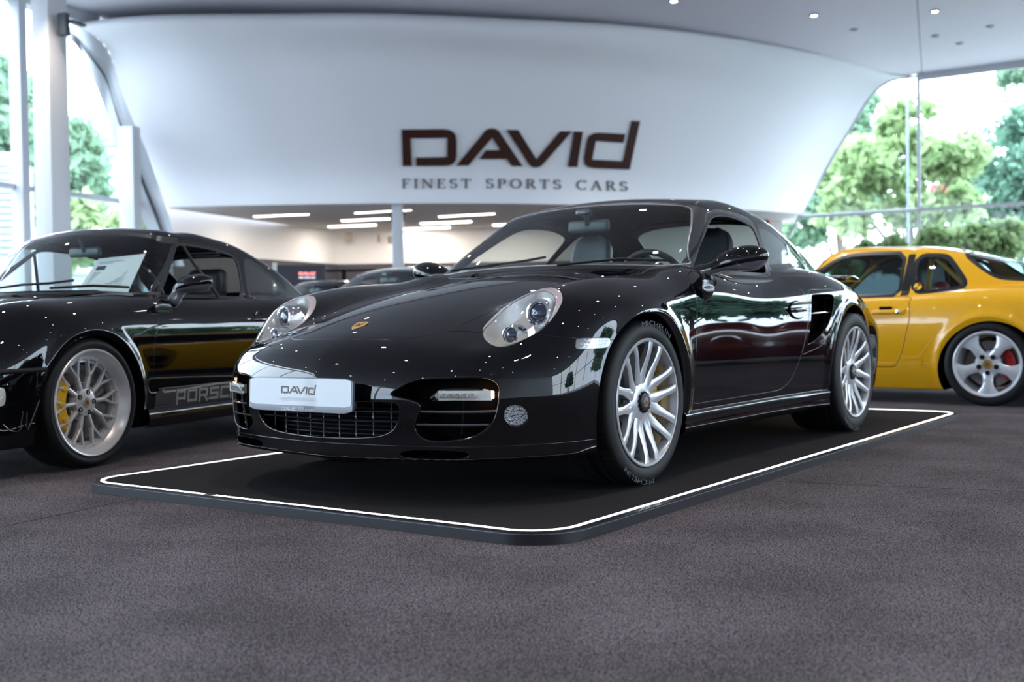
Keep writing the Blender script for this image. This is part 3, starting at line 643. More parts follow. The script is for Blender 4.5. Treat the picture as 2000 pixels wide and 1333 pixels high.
# linear lamps under the low ceiling
LAMP = mat('lamp_diffuser', (1, .95, .9), .4, emit=(1, .93, .86), es=6); LAMPB = mat('lamp_body', (.7, .68, .66), .5)
lab = ['leftmost', 'nearest, crossing the slim column', 'second of the middle row', 'third of the middle row', 'nearest right of the column', 'second right of the column', 'third right of the column', 'beside the windscreen edge']
for k, (u0, v0, u1, v1) in enumerate([(497, 423.5, 602, 419), (694, 416.5, 803, 410.5), (668, 432, 763, 428), (642, 444, 734, 440.5), (858, 424, 965, 418), (822, 438, 920, 434), (788, 449, 878, 445), (963, 441, 1075, 437)]):
    a, b = at_z(u0, v0, 2.90), at_z(u1, v1, 2.90); d = (b-a); L = d.length; d.normalize(); R = Matrix((d, Vector((-d.y, d.x, 0)), Vector((0, 0, 1)))).transposed(); c = (a+b)/2
    o = MB(); o.box((c.x, c.y, 2.955), (L+.04, .15, .07), R=R, bev=.01); r = tag(o.build('linear_ceiling_lamp', LAMPB), 'long white strip lamp under the low back ceiling, '+lab[k], 'lamp', 'strip lamps in the back room')
    o = MB(); o.box((c.x, c.y, 2.908), (L, .10, .03), R=R, bev=.01); o.build('diffuser', LAMP, r)
    l = bpy.data.lights.new('strip_light', 'AREA'); l.shape = 'RECTANGLE'; l.size = L; l.size_y = .12; l.energy = 20; l.color = (1, .90, .80); lo = bpy.data.objects.new('strip_light', l); C.objects.link(lo)
    m4 = R.to_4x4(); m4.translation = (c.x, c.y, 2.885); lo.matrix_world = m4; lo.parent = r; lo.matrix_parent_inverse = Matrix.Identity(4)
# ceiling spots
SPOTR = mat('spot_trim', (.35, .35, .37), .3, .6); SPW = mat('spot_lens_warm', (1, .9, .8), .3, emit=(1, .80, .60), es=70); SPC = mat('spot_lens_cool', (1, 1, 1), .3, emit=(.92, .95, 1), es=70); SPO = mat('spot_lens_off', (.05, .05, .06), .2)
def spot(p, label, group, on=1, warm=False, energy=170):
    o = MB(); M = Matrix.Translation(p); o.lathe([(.055, -.012), (.075, -.014), (.085, -.004), (.085, .006), (.055, .02), (.055, -.012)], 20, M); r = tag(o.build('ceiling_spotlight', SPOTR), label, 'spotlight', group)
    q = MB(); q.lathe([(0, -.009), (.03, -.010), (.052, -.004)], 16, M); q.build('spot_lens', (SPW if warm else SPC) if on else SPO, r, smooth=True)
    if on and energy:
        l = bpy.data.lights.new('spot_light', 'SPOT'); l.energy = energy; l.spot_size = math.radians(95); l.spot_blend = .6; l.shadow_soft_size = .06; l.color = (1, .82, .66) if warm else (.95, .97, 1)
        lo = bpy.data.objects.new('spot_light', l); C.objects.link(lo); lo.location = p-Vector((0, 0, .03)); lo.parent = r
for u, v, on, w, lb in ((1316, 2, 1, 0, 'at the top edge above the curved wall'), (1590, 30, 1, 1, 'lit bright, right of the middle of the ceiling'), (1668, 59, 0, 0, 'unlit, just behind the brightest spot'), (1826, 22, 1, 1, 'right of the ceiling seam near the top edge'), (1827, 71, 0, 0, 'tiny, just right of the ceiling seam'), (1874, 86, 0, 0, 'unlit, lowest one at the right'), (1934, 53, 0, 0, 'unlit, furthest right')):
    spot(at_z(u, v, CEIL-.012), 'small ceiling spotlight '+lb, 'spotlights in the high ceiling', on, bool(w))
rs = random.Random(3); k = 0
for i in range(7):
    for j in range(8):
        R_, D_ = -10.5+3.6*i+rs.uniform(-.4, .4), -5.5+3.1*j+rs.uniform(-.3, .3)
        if R_ > 14.5 or D_ > 18: continue
        k += 1; spot(W(R_, D_, CEIL-.012), 'ceiling spotlight outside the picture, mirrored as a dot in the paint', 'spotlights mirrored in the paint', 1, k % 4 == 0, 260 if (i+j) % 2 == 0 else 0)
# red beacon on the wall at the right
bc = MB(); q = at_D(1497, 435, 28.3); bc.lathe([(0, .0), (.07, .0), (.075, -.05), (.05, -.10), (0, -.12)], 20, frame(q, (FW.x, FW.y, 0), (0, 0, 1))); tag(bc.build('alarm_beacon', mat('red_plastic', (.35, .01, .03), .3)), 'round dark red alarm beacon on the wall beneath the right end of the sign wall', 'beacon')
# sign on the curved wall
pxs = 1/3.5714
def sign_place(x, y, lift): return wall_pt(740+(x+986)*pxs, 200+(320-y)*pxs, .012+lift)
names = ['letter D', 'letter A', 'letter V', 'letter I', 'letter d with tall slanted stem']
sg = thing('wall_sign', 'large dark brown wall lettering with a smaller grey line of capitals beneath', 'sign', sign_place(0, 0, 0))
SBROWN = mat('brown_letters', (.045, .016, .011), .25, coat=.4); SGREY = mat('grey_letters', (.045, .045, .05), .4)
org = sg.location.copy()
for p in LOGO:
    dense = []
    for a, b in zip(p, p[1:]+p[:1]):
        n = max(1, int(math.hypot(b[0]-a[0], b[1]-a[1])/60)); dense += [(a[0]+(b[0]-a[0])*i/n, a[1]+(b[1]-a[1])*i/n) for i in range(n)]
    n = len(dense); vs = [sign_place(x, y, 0)-org for x, y in dense]+[sign_place(x, y, .03)-org for x, y in dense]
    b = MB(); b.add(vs, [tuple(range(n, 2*n))]+[(i, (i+1) % n, n+(i+1) % n, n+i) for i in range(n)]); b.build('sign_letter', SBROWN, sg, smooth=False)
def fin_place(x, y, lift):
    t = x/443+.5; yb = 368+(373.5-368)*max(0, (t-.45)/.55)**1.5; hgt = 18.5; u = 785+t*440; return wall_pt(u, yb-y, .012+lift)-org
stroke_text(ROMAN, 'FINEST SPORTS CARS', .30, 18.5*443/18.5/strokes(ROMAN, 'FINEST SPORTS CARS', .30)[1], .012, 'sign_subtitle', SGREY, sg, lambda x, y, l: fin_place(x, y*18.5/(443/strokes(ROMAN, 'FINEST SPORTS CARS', .30)[1]), l))
# ------------------------------------------------------------------ display platform
PX0, PX1, PY0, PY1, PR = -1.315, 1.135, -1.105, 3.90, .21
def rrect(x0, x1, y0, y1, r, n=14):
    o = []
    for cx, cy, a0 in ((x1-r, y1-r, 0), (x0+r, y1-r, 90), (x0+r, y0+r, 180), (x1-r, y0+r, 270)):
        o += [(cx+r*math.cos(math.radians(a0+90*i/n)), cy+r*math.sin(math.radians(a0+90*i/n))) for i in range(n+1)]
    return o
PLM = mat('platform_felt', (.016, .0145, .0155), .85, spec=.08, noise=(3, (.018, .016, .017), 6, .4, .7), bumps=(400, .3, .002)); PLE = mat('platform_edge', (.006, .007, .010), .35, coat=.3)
LED = mat('led_strip', (1, 1, 1), .4, emit=(1, .95, .96), es=2.4)
plt = thing('display_platform', 'low black rounded platform with a glowing white edge line under the centre car', 'platform', (0, 0, FLOOR))
b = MB(); b.prism(rrect(PX0+.012, PX1-.012, PY0+.012, PY1-.012, PR-.012), 0, .0385); b.build('deck', PLM, plt, smooth=False)
def ring_band(name, o0, o1, z0, z1, m):
    b = MB(); n = len(o0); vs = [(x, y, z) for z in (z0, z1) for oo in (o0, o1) for x, y in oo]
    fs = []
    for i in range(n):
        j = (i+1) % n; fs += [(2*n+i, 2*n+j, 3*n+j, 3*n+i), (i, j, n+j, n+i), (i, j, 2*n+j, 2*n+i), (n+i, n+j, 3*n+j, 3*n+i)]
    b.add(vs, fs); return b.build(name, m, plt, angle=40)
ring_band('edge_profile', rrect(PX0, PX1, PY0, PY1, PR), rrect(PX0+.030, PX1-.030, PY0+.030, PY1-.030, PR-.03), 0, .040, PLE)
ring_band('edge_groove', rrect(PX0-.001, PX1+.001, PY0-.001, PY1+.001, PR+.001), rrect(PX0+.002, PX1-.002, PY0+.002, PY1-.002, PR-.002), .0335, .0355, mat('edge_metal', (.30, .33, .38), .25, .8))
ring_band('light_strip', rrect(PX0+.036, PX1-.036, PY0+.036, PY1-.036, PR-.036), rrect(PX0+.052, PX1-.052, PY0+.052, PY1-.052, PR-.052), .038, .0402, LED)
gp = MB(); gp.box((-.475, PY0+.044, .0403), (.055, .022, .0016)); gp.build('strip_joint', PLE, plt)
# ------------------------------------------------------------------ parts shared by the cars
def wheel_set(parent, pos, side, R, rimR, W, style, P, ang=0, name='wheel'):
    """rim (the part) > tyre, brake_disc, brake_caliper, centre_cap; local z of the lathe = outwards"""
    s = 1 if side > 0 else -1
    M = frame(pos, (s, 0, 0), (0, -1, 0)); Mr = M@Matrix.Rotation(ang, 4, 'Z')
    rm = MB(); lip = rimR+.010
    if style == 'spyder':
        rm.lathe([(lip, -.010), (lip, .002), (lip-.004, .005), (lip-.012, .004), (lip-.016, -.006), (lip-.024, -.022), (lip-.026, -.10), (lip-.03, -W+.02), (lip, -W+.01), (lip, -W), (lip-.04, -W+.01), (lip-.040, -.09), (lip-.036, -.024)], 96, M)
        def arm(a0, a1, r0, r1, w0, w1, z0, z1, d0, d1):
            n = 9; vs = []
            for i in range(n):
                t = i/(n-1); q0, q1 = Vector((math.cos(a0)*r0, math.sin(a0)*r0)), Vector((math.cos(a1)*r1, math.sin(a1)*r1)); qq = q0.lerp(q1, t); r = qq.length; a = math.atan2(qq.y, qq.x); z = z0+(z1-z0)*(t*t*(3-2*t)); w = w0+(w1-w0)*min(1, t*1.6)+(.006 if i == n-1 else 0); d = d0+(d1-d0)*t
                c = Vector((math.cos(a)*r, math.sin(a)*r, z)); tx = Vector((-math.sin(a), math.cos(a), 0)); e = .35
                vs += [c+tx*w*.5+Vector((0, 0, -.004)), c+tx*w*.5*e*1.9, c-tx*w*.5*e*1.9, c-tx*w*.5+Vector((0, 0, -.004)), c-tx*w*.42+Vector((0, 0, -d)), c+tx*w*.42+Vector((0, 0, -d))]
            fs = [(i*6+k, i*6+(k+1) % 6, (i+1)*6+(k+1) % 6, (i+1)*6+k) for i in range(n-1) for k in range(6)]+[tuple(range(6))[::-1], tuple(range((n-1)*6, n*6))]
            rm.add([Mr@v for v in vs], fs)
        for k in range(7):
            a = 2*math.pi*k/7
            for q in (-1, 1): arm(a+q*math.radians(21), a+q*math.radians(9.8), .070, lip-.014, .054, .030, -.026, .002, .036, .024)
        rm.lathe([(.0, -.022), (.045, -.022), (.075, -.026), (.088, -.034), (.090, -.046), (.078, -.07), (.0, -.07)], 60, M)
    elif style == 'mesh':
        rm.lathe([(lip, -.014), (lip, .002), (lip-.004, .006), (lip-.010, .004), (lip-.014, -.008), (lip-.030, -.040), (lip-.036, -.046), (lip-.052, -.047), (lip-.055, -.055), (lip-.058, -W+.02), (lip, -W+.01), (lip, -W), (lip-.07, -W+.01), (lip-.066, -.06), (lip-.056, -.062)], 96, M)
        def bar(a0, r0, a1, r1, w, z0, z1):
            p0 = Vector((math.cos(a0)*r0, math.sin(a0)*r0, z0)); p1 = Vector((math.cos(a1)*r1, math.sin(a1)*r1, z1)); d = (p1-p0); L = d.length; d.normalize()
            x = d.cross(Vector((0, 0, 1))).normalized(); vs = []
            for p in (p0, p1): vs += [Mr@(p+x*w*.5+Vector((0, 0, -.003))), Mr@(p+x*w*.3), Mr@(p-x*w*.3), Mr@(p-x*w*.5+Vector((0, 0, -.003))), Mr@(p-x*w*.45-Vector((0, 0, .022))), Mr@(p+x*w*.45-Vector((0, 0, .022)))]
            rm.add(vs, [(k, (k+1) % 6, 6+(k+1) % 6, 6+k) for k in range(6)]+[(5, 4, 3, 2, 1, 0), (6, 7, 8, 9, 10, 11)])
        N = 10; ro = lip-.048; rj = ro*.60
        for k in range(N):
            a = 2*math.pi*k/N; h = math.pi/N
            bar(a, .060, a, rj, .019, -.052, -.049)
            bar(a, rj, a+h*.52, ro, .0125, -.049, -.045); bar(a, rj, a-h*.52, ro, .0125, -.049, -.045)
            for q in (-.5, .5): rm.lathe([(0, -.038), (.004, -.039), (.0055, -.047)], 8, Mr@Matrix.Translation((math.cos(a+h*q)*(lip-.044), math.sin(a+h*q)*(lip-.044), 0)))
        rm.lathe([(0, -.046), (.052, -.046), (.066, -.050), (.070, -.075), (0, -.075)], 60, M)
    else:                                                        # five broad spokes
        rm.lathe([(lip, -.014), (lip, .002), (lip-.006, .006), (lip-.016, .003), (lip-.024, -.012), (lip-.030, -.03), (lip-.032, -W+.02), (lip, -W+.01), (lip, -W), (lip-.05, -W+.01), (lip-.042, -.05), (lip-.036, -.034)], 96, M)
        for k in range(5):
            a = 2*math.pi*k/5; n = 12; vs = []
            for i in range(n):
                t = i/(n-1); r = .04+(lip-.024-.04)*t
                w = .092-.022*math.sin(math.pi*min(t*1.1, 1))+.085*max(0, (t-.55)/.45)**2; z = -.020+.020*math.sin(math.pi*t)*.5+.010*t
                c = Vector((math.cos(a)*r, math.sin(a)*r, z)); tx = Vector((-math.sin(a), math.cos(a), 0))
                vs += [c+tx*w*.5-Vector((0, 0, .012)), c+tx*w*.38-Vector((0, 0, .003)), c, c-tx*w*.38-Vector((0, 0, .003)), c-tx*w*.5-Vector((0, 0, .012)), c-tx*w*.45-Vector((0, 0, .035)), c+tx*w*.45-Vector((0, 0, .035))]
            rm.add([Mr@v for v in vs], [(i*7+q, i*7+(q+1) % 7, (i+1)*7+(q+1) % 7, (i+1)*7+q) for i in range(n-1) for q in range(7)]+[tuple(range(7))[::-1], tuple(range((n-1)*7, n*7))])
        rm.lathe([(0, -.012), (.05, -.013), (.088, -.022), (.098, -.04), (0, -.06)], 60, M)
    rim = rm.build(name, P['rim'], parent, angle=40)
    if style != 'spyder':
        for k in range(5):
            a = 2*math.pi*(k+(.5 if style == 'mesh' else 0))/5; q = .052 if style == 'mesh' else .064; zz = -.046 if style == 'mesh' else -.009
            kk = 1 if style == 'mesh' else 1.4; b = MB(); b.lathe([(0, zz-.004), (.007*kk, zz-.003), (.0085*kk, zz+.004), (.0125*kk, zz+.003), (.0135*kk, zz-.02)], 14, Mr@Matrix.Translation((math.cos(a)*q, math.sin(a)*q, 0)))
            b.build('wheel_bolt', P['dark'], rim)
    # tyre
    t = MB(); n = 180; g = .006
    prof = [(lip-.008, -.012), (lip+.001, -.004), (lip+.006, .001), (lip+.02, .004), ((lip+R)/2, .006), (R-.014, -.002), (R-.006, -.010), (R-.001, -.024), (R, -.045), (R, -.062), (R-g, -.064), (R-g, -.072), (R, -.074), (R, -.105), (R-g, -.107), (R-g, -.116), (R, -.118), (R, -W+.118), (R-g, -W+.116), (R-g, -W+.107), (R, -W+.105), (R, -W+.06), (R, -W+.045), (R-.004, -W+.012), (R-.02, -W-.003), (lip+.02, -W-.002), (lip-.008, -W+.01)]
    m = len(prof); vs = []
    for k in range(n):
        a = 2*math.pi*k/n; cut = (k % 3 == 0)
        for i, (r, h) in enumerate(prof):
            if cut and i in (7, 8, 9, 20, 21, 22): r -= .004
            vs.append(M@Vector((r*math.cos(a), r*math.sin(a), h)))
    t.add(vs, [(k*m+i, ((k+1) % n)*m+i, ((k+1) % n)*m+i+1, k*m+i+1) for k in range(n) for i in range(m-1)])
    ty = t.build('tyre', P['tyre'], rim, angle=50)
    if style == 'spyder' and P.get('lettering'):
        rl = (lip+R)/2+.014
        for a0, txt in ((math.pi/2+math.pi*.93, 'MICHELIN'), (math.pi/2-math.pi*.1, 'MICHELIN')):
            text_mesh(txt, None, .020, .0075, 'tyre_lettering', P['lettering'], ty, width=.24, warp=lambda x, y, z, a0=a0: M@Vector(((rl+y)*math.cos(a0-s*x/rl), (rl+y)*math.sin(a0-s*x/rl), z)))
    # brake
    d = MB(); rd = lip*.70
    d.lathe([(rd, -.105), (rd, -.087), (.10, -.087), (.095, -.070), (0, -.068), (0, -.07), (.09, -.11), (rd, -.105)], 64, M); d.build('brake_disc', P['disc'], rim)
    c = MB(); arc = []
    for i in range(13):
        a = math.radians(-42+84*i/12)+P.get('cal', math.pi); arc.append(a)
    vs = []; fs = []
    for i, a in enumerate(arc):
        e = math.sin(math.pi*i/12)**.35 if 0 < i < 12 else .6
        for r, h in ((rd*.66, -.064), (rd*.72, -.052), (rd*1.0, -.052), (rd*(1.05+.03*e), -.066), (rd*(1.05+.03*e), -.125), (rd*.66, -.125)):
            vs.append(M@Vector((r*math.cos(a), r*math.sin(a), h)))
    for i in range(12):
        for k in range(6): fs.append((i*6+k, i*6+(k+1) % 6, (i+1)*6+(k+1) % 6, (i+1)*6+k))
    fs += [tuple(range(6))[::-1], tuple(range(72, 78))]
    c.add(vs, fs)
    for i in (2, 6, 10):
        a = arc[i]; c.lathe([(0, -.044), (.013, -.045), (.015, -.056)], 16, M@Matrix.Translation((math.cos(a)*rd*.86, math.sin(a)*rd*.86, 0)))
    c.build('brake_caliper', P['caliper'], rim, bevel=.002)
    # hub cap with its badge
    if style == 'spyder':
        h = MB(); pr = []
        for k in range(72):
            a = 2*math.pi*k/72; q = .003*(1 if (k//3) % 2 else -1)
            for r, z in ((.040, -.028), (.040, -.014), (.0355, -.010)): pr.append(M@Vector(((r+q)*math.cos(a), (r+q)*math.sin(a), z)))
        h.add(pr, [(k*3+i, ((k+1) % 72)*3+i, ((k+1) % 72)*3+i+1, k*3+i+1) for k in range(72) for i in range(2)])
        h.lathe([(0, -.012), (.0335, -.010), (.036, -.011)], 48, M); h.build('centre_lock', P['dark'], rim)
        z0 = -.009; rr = .022
    else: z0 = -.044 if style == 'mesh' else -.0095; rr = .027 if style == 'mesh' else .036
    h = MB(); h.lathe([(0, z0+.003), (rr-.003, z0+.002), (rr, z0-.001)], 40, M); cap = h.build('centre_cap', P['cap'], rim)
    crest_marks(M@Matrix.Translation((0, 0, z0+.0032)), rr*1.15, cap, P)
    return rim
def crest_marks(M, s, parent, P):
    """small quartered shield: gold field, red and black bars, dark centre"""
    sh = [(-.36, .42), (.36, .42), (.38, .0), (.25, -.30), (0, -.52), (-.25, -.30), (-.38, .0)]
    g = MB(); g.prism([(x*s, y*s) for x, y in sh], 0, .0006, M); o = g.build('crest_shield', P['gold'], parent, smooth=False)
    r = MB()
    for x0, y0 in ((.05, .03), (-.33, -.20)):
        for k in range(2): r.prism([((x0+.02+.15*k)*s, y0*s), ((x0+.09+.15*k)*s, y0*s), ((x0+.09+.15*k)*s, (y0+.28)*s), ((x0+.02+.15*k)*s, (y0+.28)*s)], .0006, .0011, M)
    r.build('crest_bars', P['crest_red'], o, smooth=False)
    k = MB(); k.prism([(-.10*s, .12*s), (.10*s, .12*s), (.10*s, -.08*s), (0, -.2*s), (-.10*s, -.08*s)], .0011, .0016, M)
    for x0, y0 in ((-.27, .22), (.14, -.2)): k.prism([(x0*s, y0*s), ((x0+.16)*s, (y0+.1)*s), ((x0+.10)*s, (y0-.06)*s)], .0006, .0012, M)
    k.build('crest_horse_field', P['dark'], o, smooth=False)
def seat(parent, x, y, z, M_, w=.26, h=.62, tilt=18, name='seat', head=True):
    b = MB(); t = math.radians(tilt)
    def fn(u, v):
        a = v*2*math.pi; hh = u*h; ww = (w*(1-.08*u)*(1-sstep(u, .55, .80))+.125*sstep(u, .55, .80) if not head else w*(1-.18*u))*(1 if u < .85 else 1-.5*((u-.85)/.15)**2); th = .075*(1-.4*u)
        cx, cy = math.copysign(abs(math.cos(a))**.6, math.cos(a)), math.copysign(abs(math.sin(a))**.6, math.sin(a))
        if u >= .999: ww *= .5; th *= .3
        px, py, pz = cx*ww, cy*th-.03*abs(cx)**3, hh
        return (x+px, y+py*math.cos(t)+pz*math.sin(t), z+pz*math.cos(t)-py*math.sin(t))
    b.grid(24, 29, fn)
    b.box((x, y-.24, z+.0), (2*w*.95, .5, .15), bev=.05)
    if head:
        b.box((x, y+math.sin(t)*(h+.06), z+math.cos(t)*(h+.05)), (.27, .10, .19), bev=.045)
    return b.build(name, M_, parent, angle=60)
def steering(parent, c, M_, r=.18, tilt=24):
    s = MB(); t = math.radians(tilt); ax = Vector((0, -math.cos(t), -math.sin(t)*-1)).normalized(); fr = frame(c, (0, math.cos(t), math.sin(t)))
    pts = [fr@Vector((r*math.cos(a), r*math.sin(a), 0)) for a in [2*math.pi*k/40 for k in range(41)]]
    s.tube(pts, .0155, 10, caps=False)
    for a in (0, math.pi, -math.pi/2): s.tube([fr@Vector((.02*math.cos(a), .02*math.sin(a), -.02)), fr@Vector((r*math.cos(a), r*math.sin(a), 0))], .012, 8)
    s.lathe([(0, .0), (.05, -.004), (.062, -.02), (.05, -.05)], 24, fr); s.tube([fr@Vector((0, 0, -.03)), fr@Vector((0, 0, -.3))], .03, 10)
    return s.build('steering_wheel', M_, parent, angle=50)
def mirror_pod(parent, c, r, stalk, foot, P, side=1):
    """door mirror: rounded pod on a stalk, painted cap above, dark base below"""
    c = np.array(c, float); st = np.array(stalk, float); ft = np.array(foot, float)
    def F(x, y, z):
        X = (x-c[0])/r[0]; Y = (y-c[1]-.10*(x-c[0]))/r[1]; Zq = (z-c[2]+.18*(c[0]-x))/r[2]
        d1 = (np.sqrt(X*X+Y*Y+Zq*Zq+1e-9)-1)*min(r)*1.2
        d1 = smax(d1, y-(c[1]+r[1]*.55), .02); d1 = smax(d1, (c[2]-r[2]*.62)-z, .015)
        a, b = st, ft; ab = b-a; L = float(ab@ab); h = np.clip(((x-a[0])*ab[0]+(y-a[1])*ab[1]+(z-a[2])*ab[2])/L, 0, 1)
        d2 = np.sqrt((x-a[0]-h*ab[0])**2+((y-a[1]-h*ab[1])*.6)**2+(z-a[2]-h*ab[2])**2)-(.020+.012*h)
        return smin(d1, d2, .05)
    M = surface(F, c[0]+r[0]+.03, (min(c[1], ft[1])-r[1]-.04, max(c[1], ft[1])+r[1]+.05), (min(c[2]-r[2], ft[2])-.06, c[2]+r[2]+.03), .008)
    low, cap = clip(M, lambda v: v[:, 2]-(c[2]-r[2]*.30-.18*(c[0]-v[:, 0])))
    cap = fold(cap, .003, r=.001); low = fold(low, .003, r=.001)
    if side < 0: cap, low = mirrorm(cap), mirrorm(low)
    o = pobj('door_mirror', cap, P['paint'], parent); pobj('mirror_base', low, P['mirror_low'], o)
    return o
def solidify(o, t=.004):
    m = o.modifiers.new('thickness', 'SOLIDIFY'); m.thickness = t; m.offset = -1
def wiper(parent, pts, M_, r=.006):
    w = MB(); w.tube(pts, r, 8); return w.build('wiper', M_, parent)
# ------------------------------------------------------------------ generic coupe assembly
def build_coupe(root, F, S, P, h=.016):
    """S: outline data of one car; returns a dict of its part objects"""
    by, bz = S['by'], S['bz']; M = surface(F, 1.0, by, bz, h); out = {}
    for cy, cz, R in S['arches']:
        _, M = clip(M, lambda v: np.where(v[:, 0] > .48, np.hypot(v[:, 1]-cy, v[:, 2]-cz)-R, .1))
    liner = []
    for cy, cz, R in S['arches']:
        wh = lambda v: (np.abs(np.hypot(v[:, 1]-cy, v[:, 2]-cz)-R) < .004) & (v[:, 0] > .55)
        liner.append(fold(M, .32, (-1, 0, 0), r=.006, where=wh, only=True))
    fs = {}
    for n, (ax, pl, cap, w) in S['glass'].items():
        f = region(ax, pl, cap=cap); g, _ = clip(M, f); _, M = clip(M, lambda v: f(v)-w); fs[n] = (f, g, w)
    base = surface(F, 1.0, (S['gy'][0], S['gy'][1]), (S['gz'], bz[1]), h); rings = {}
    for n, (f, g, w) in fs.items():
        r, _ = clip(base, lambda v: f(v)-w); _, r = clip(r, f); rings[n] = fold(offset(r, .0008), .006, r=.0015)
    panels = {}
    for n, ax, pl, cap, gap in S['panels']: panels[n], M = carve(M, region(ax, pl, cap=cap), gap)
    for n, ax, pl, cap in S.get('holes', []):
        o, _ = clip(M, region(ax, pl, cap=cap)); _, M = clip(M, region(ax, pl, cap=cap)); panels[n] = o
    body = pobj('body_shell', both(fold(M, .012, r=.0025)), P['paint'], root); out['body'] = body
    for L in liner:
        pobj('wheel_arch_liner', L, P['black'], body); pobj('wheel_arch_liner', mirrorm(L), P['black'], body)
    out['doors'] = []
    for n, m in panels.items():
        if n in ('door', 'window_frame', 'lamp', 'indicator', 'pillar_trim'): continue
        if n.endswith('_hole'): continue
        out[n] = pobj(n, both(fold(m, .01, r=.002)), P.get(n, P['paint']), root)
    for s in (1, -1):
        q = (lambda m: m) if s > 0 else mirrorm
        d = pobj('door', q(fold(panels['door'], .012, r=.0022)), P['paint'], root); out['doors'].append(d)
        for pc in pieces(panels['window_frame']): pobj('window_frame', q(fold(pc, .006, r=.0018)), P['trim'], d)
        for n in S['side_glass']:
            if not (n == 'side_window' and S.get('open')): pobj(n, q(fs[n][1]), P['glass_dark'] if n == 'quarter_window' else P['glass'] if s > 0 else P.get('glass_far', P['glass']), d if n == 'side_window' else root)
            pobj(n+'_seal', q(rings[n]), P['rubber'], d if n == 'side_window' else root)
        for n in ('lamp', 'indicator', 'pillar_trim'):
            if n in panels: out[n] = pobj({'lamp': 'headlight', 'indicator': 'indicator_lamp', 'pillar_trim': 'pillar_trim'}[n], q(fold(offset(panels[n], .003), .006, r=.002)), P[n], root)
    for n in S['mid_glass']:
        o = pobj(n, both(fs[n][1]), P['glass'], root); pobj(n+'_seal', both(rings[n]), P['rubber'], o)
    out['panels'] = panels; return out
def dup(root, loc, rz, label, swap, group=None):
    """copy of a thing and of its parts and sub-parts; swap maps materials to other materials"""
    r = root.copy(); C.objects.link(r); r.location = loc; r.rotation_euler = (0, 0, rz); r['label'] = label
    cache = {}
    def one(o, parent):
        if o.name.split('.')[0] in ('door_lettering', 'door_stripe', 'stripe_pinline', 'number_plate_holder', 'side_nozzle'): return
        c = o.copy(); C.objects.link(c); c.parent = parent
        if o.type == 'MESH' and o.data.materials and o.data.materials[0] in swap:
            c.material_slots[0].link = 'OBJECT'; c.material_slots[0].material = swap[o.data.materials[0]]
        for ch in o.children: one(ch, c)
    for ch in root.children: one(ch, r)
    return r
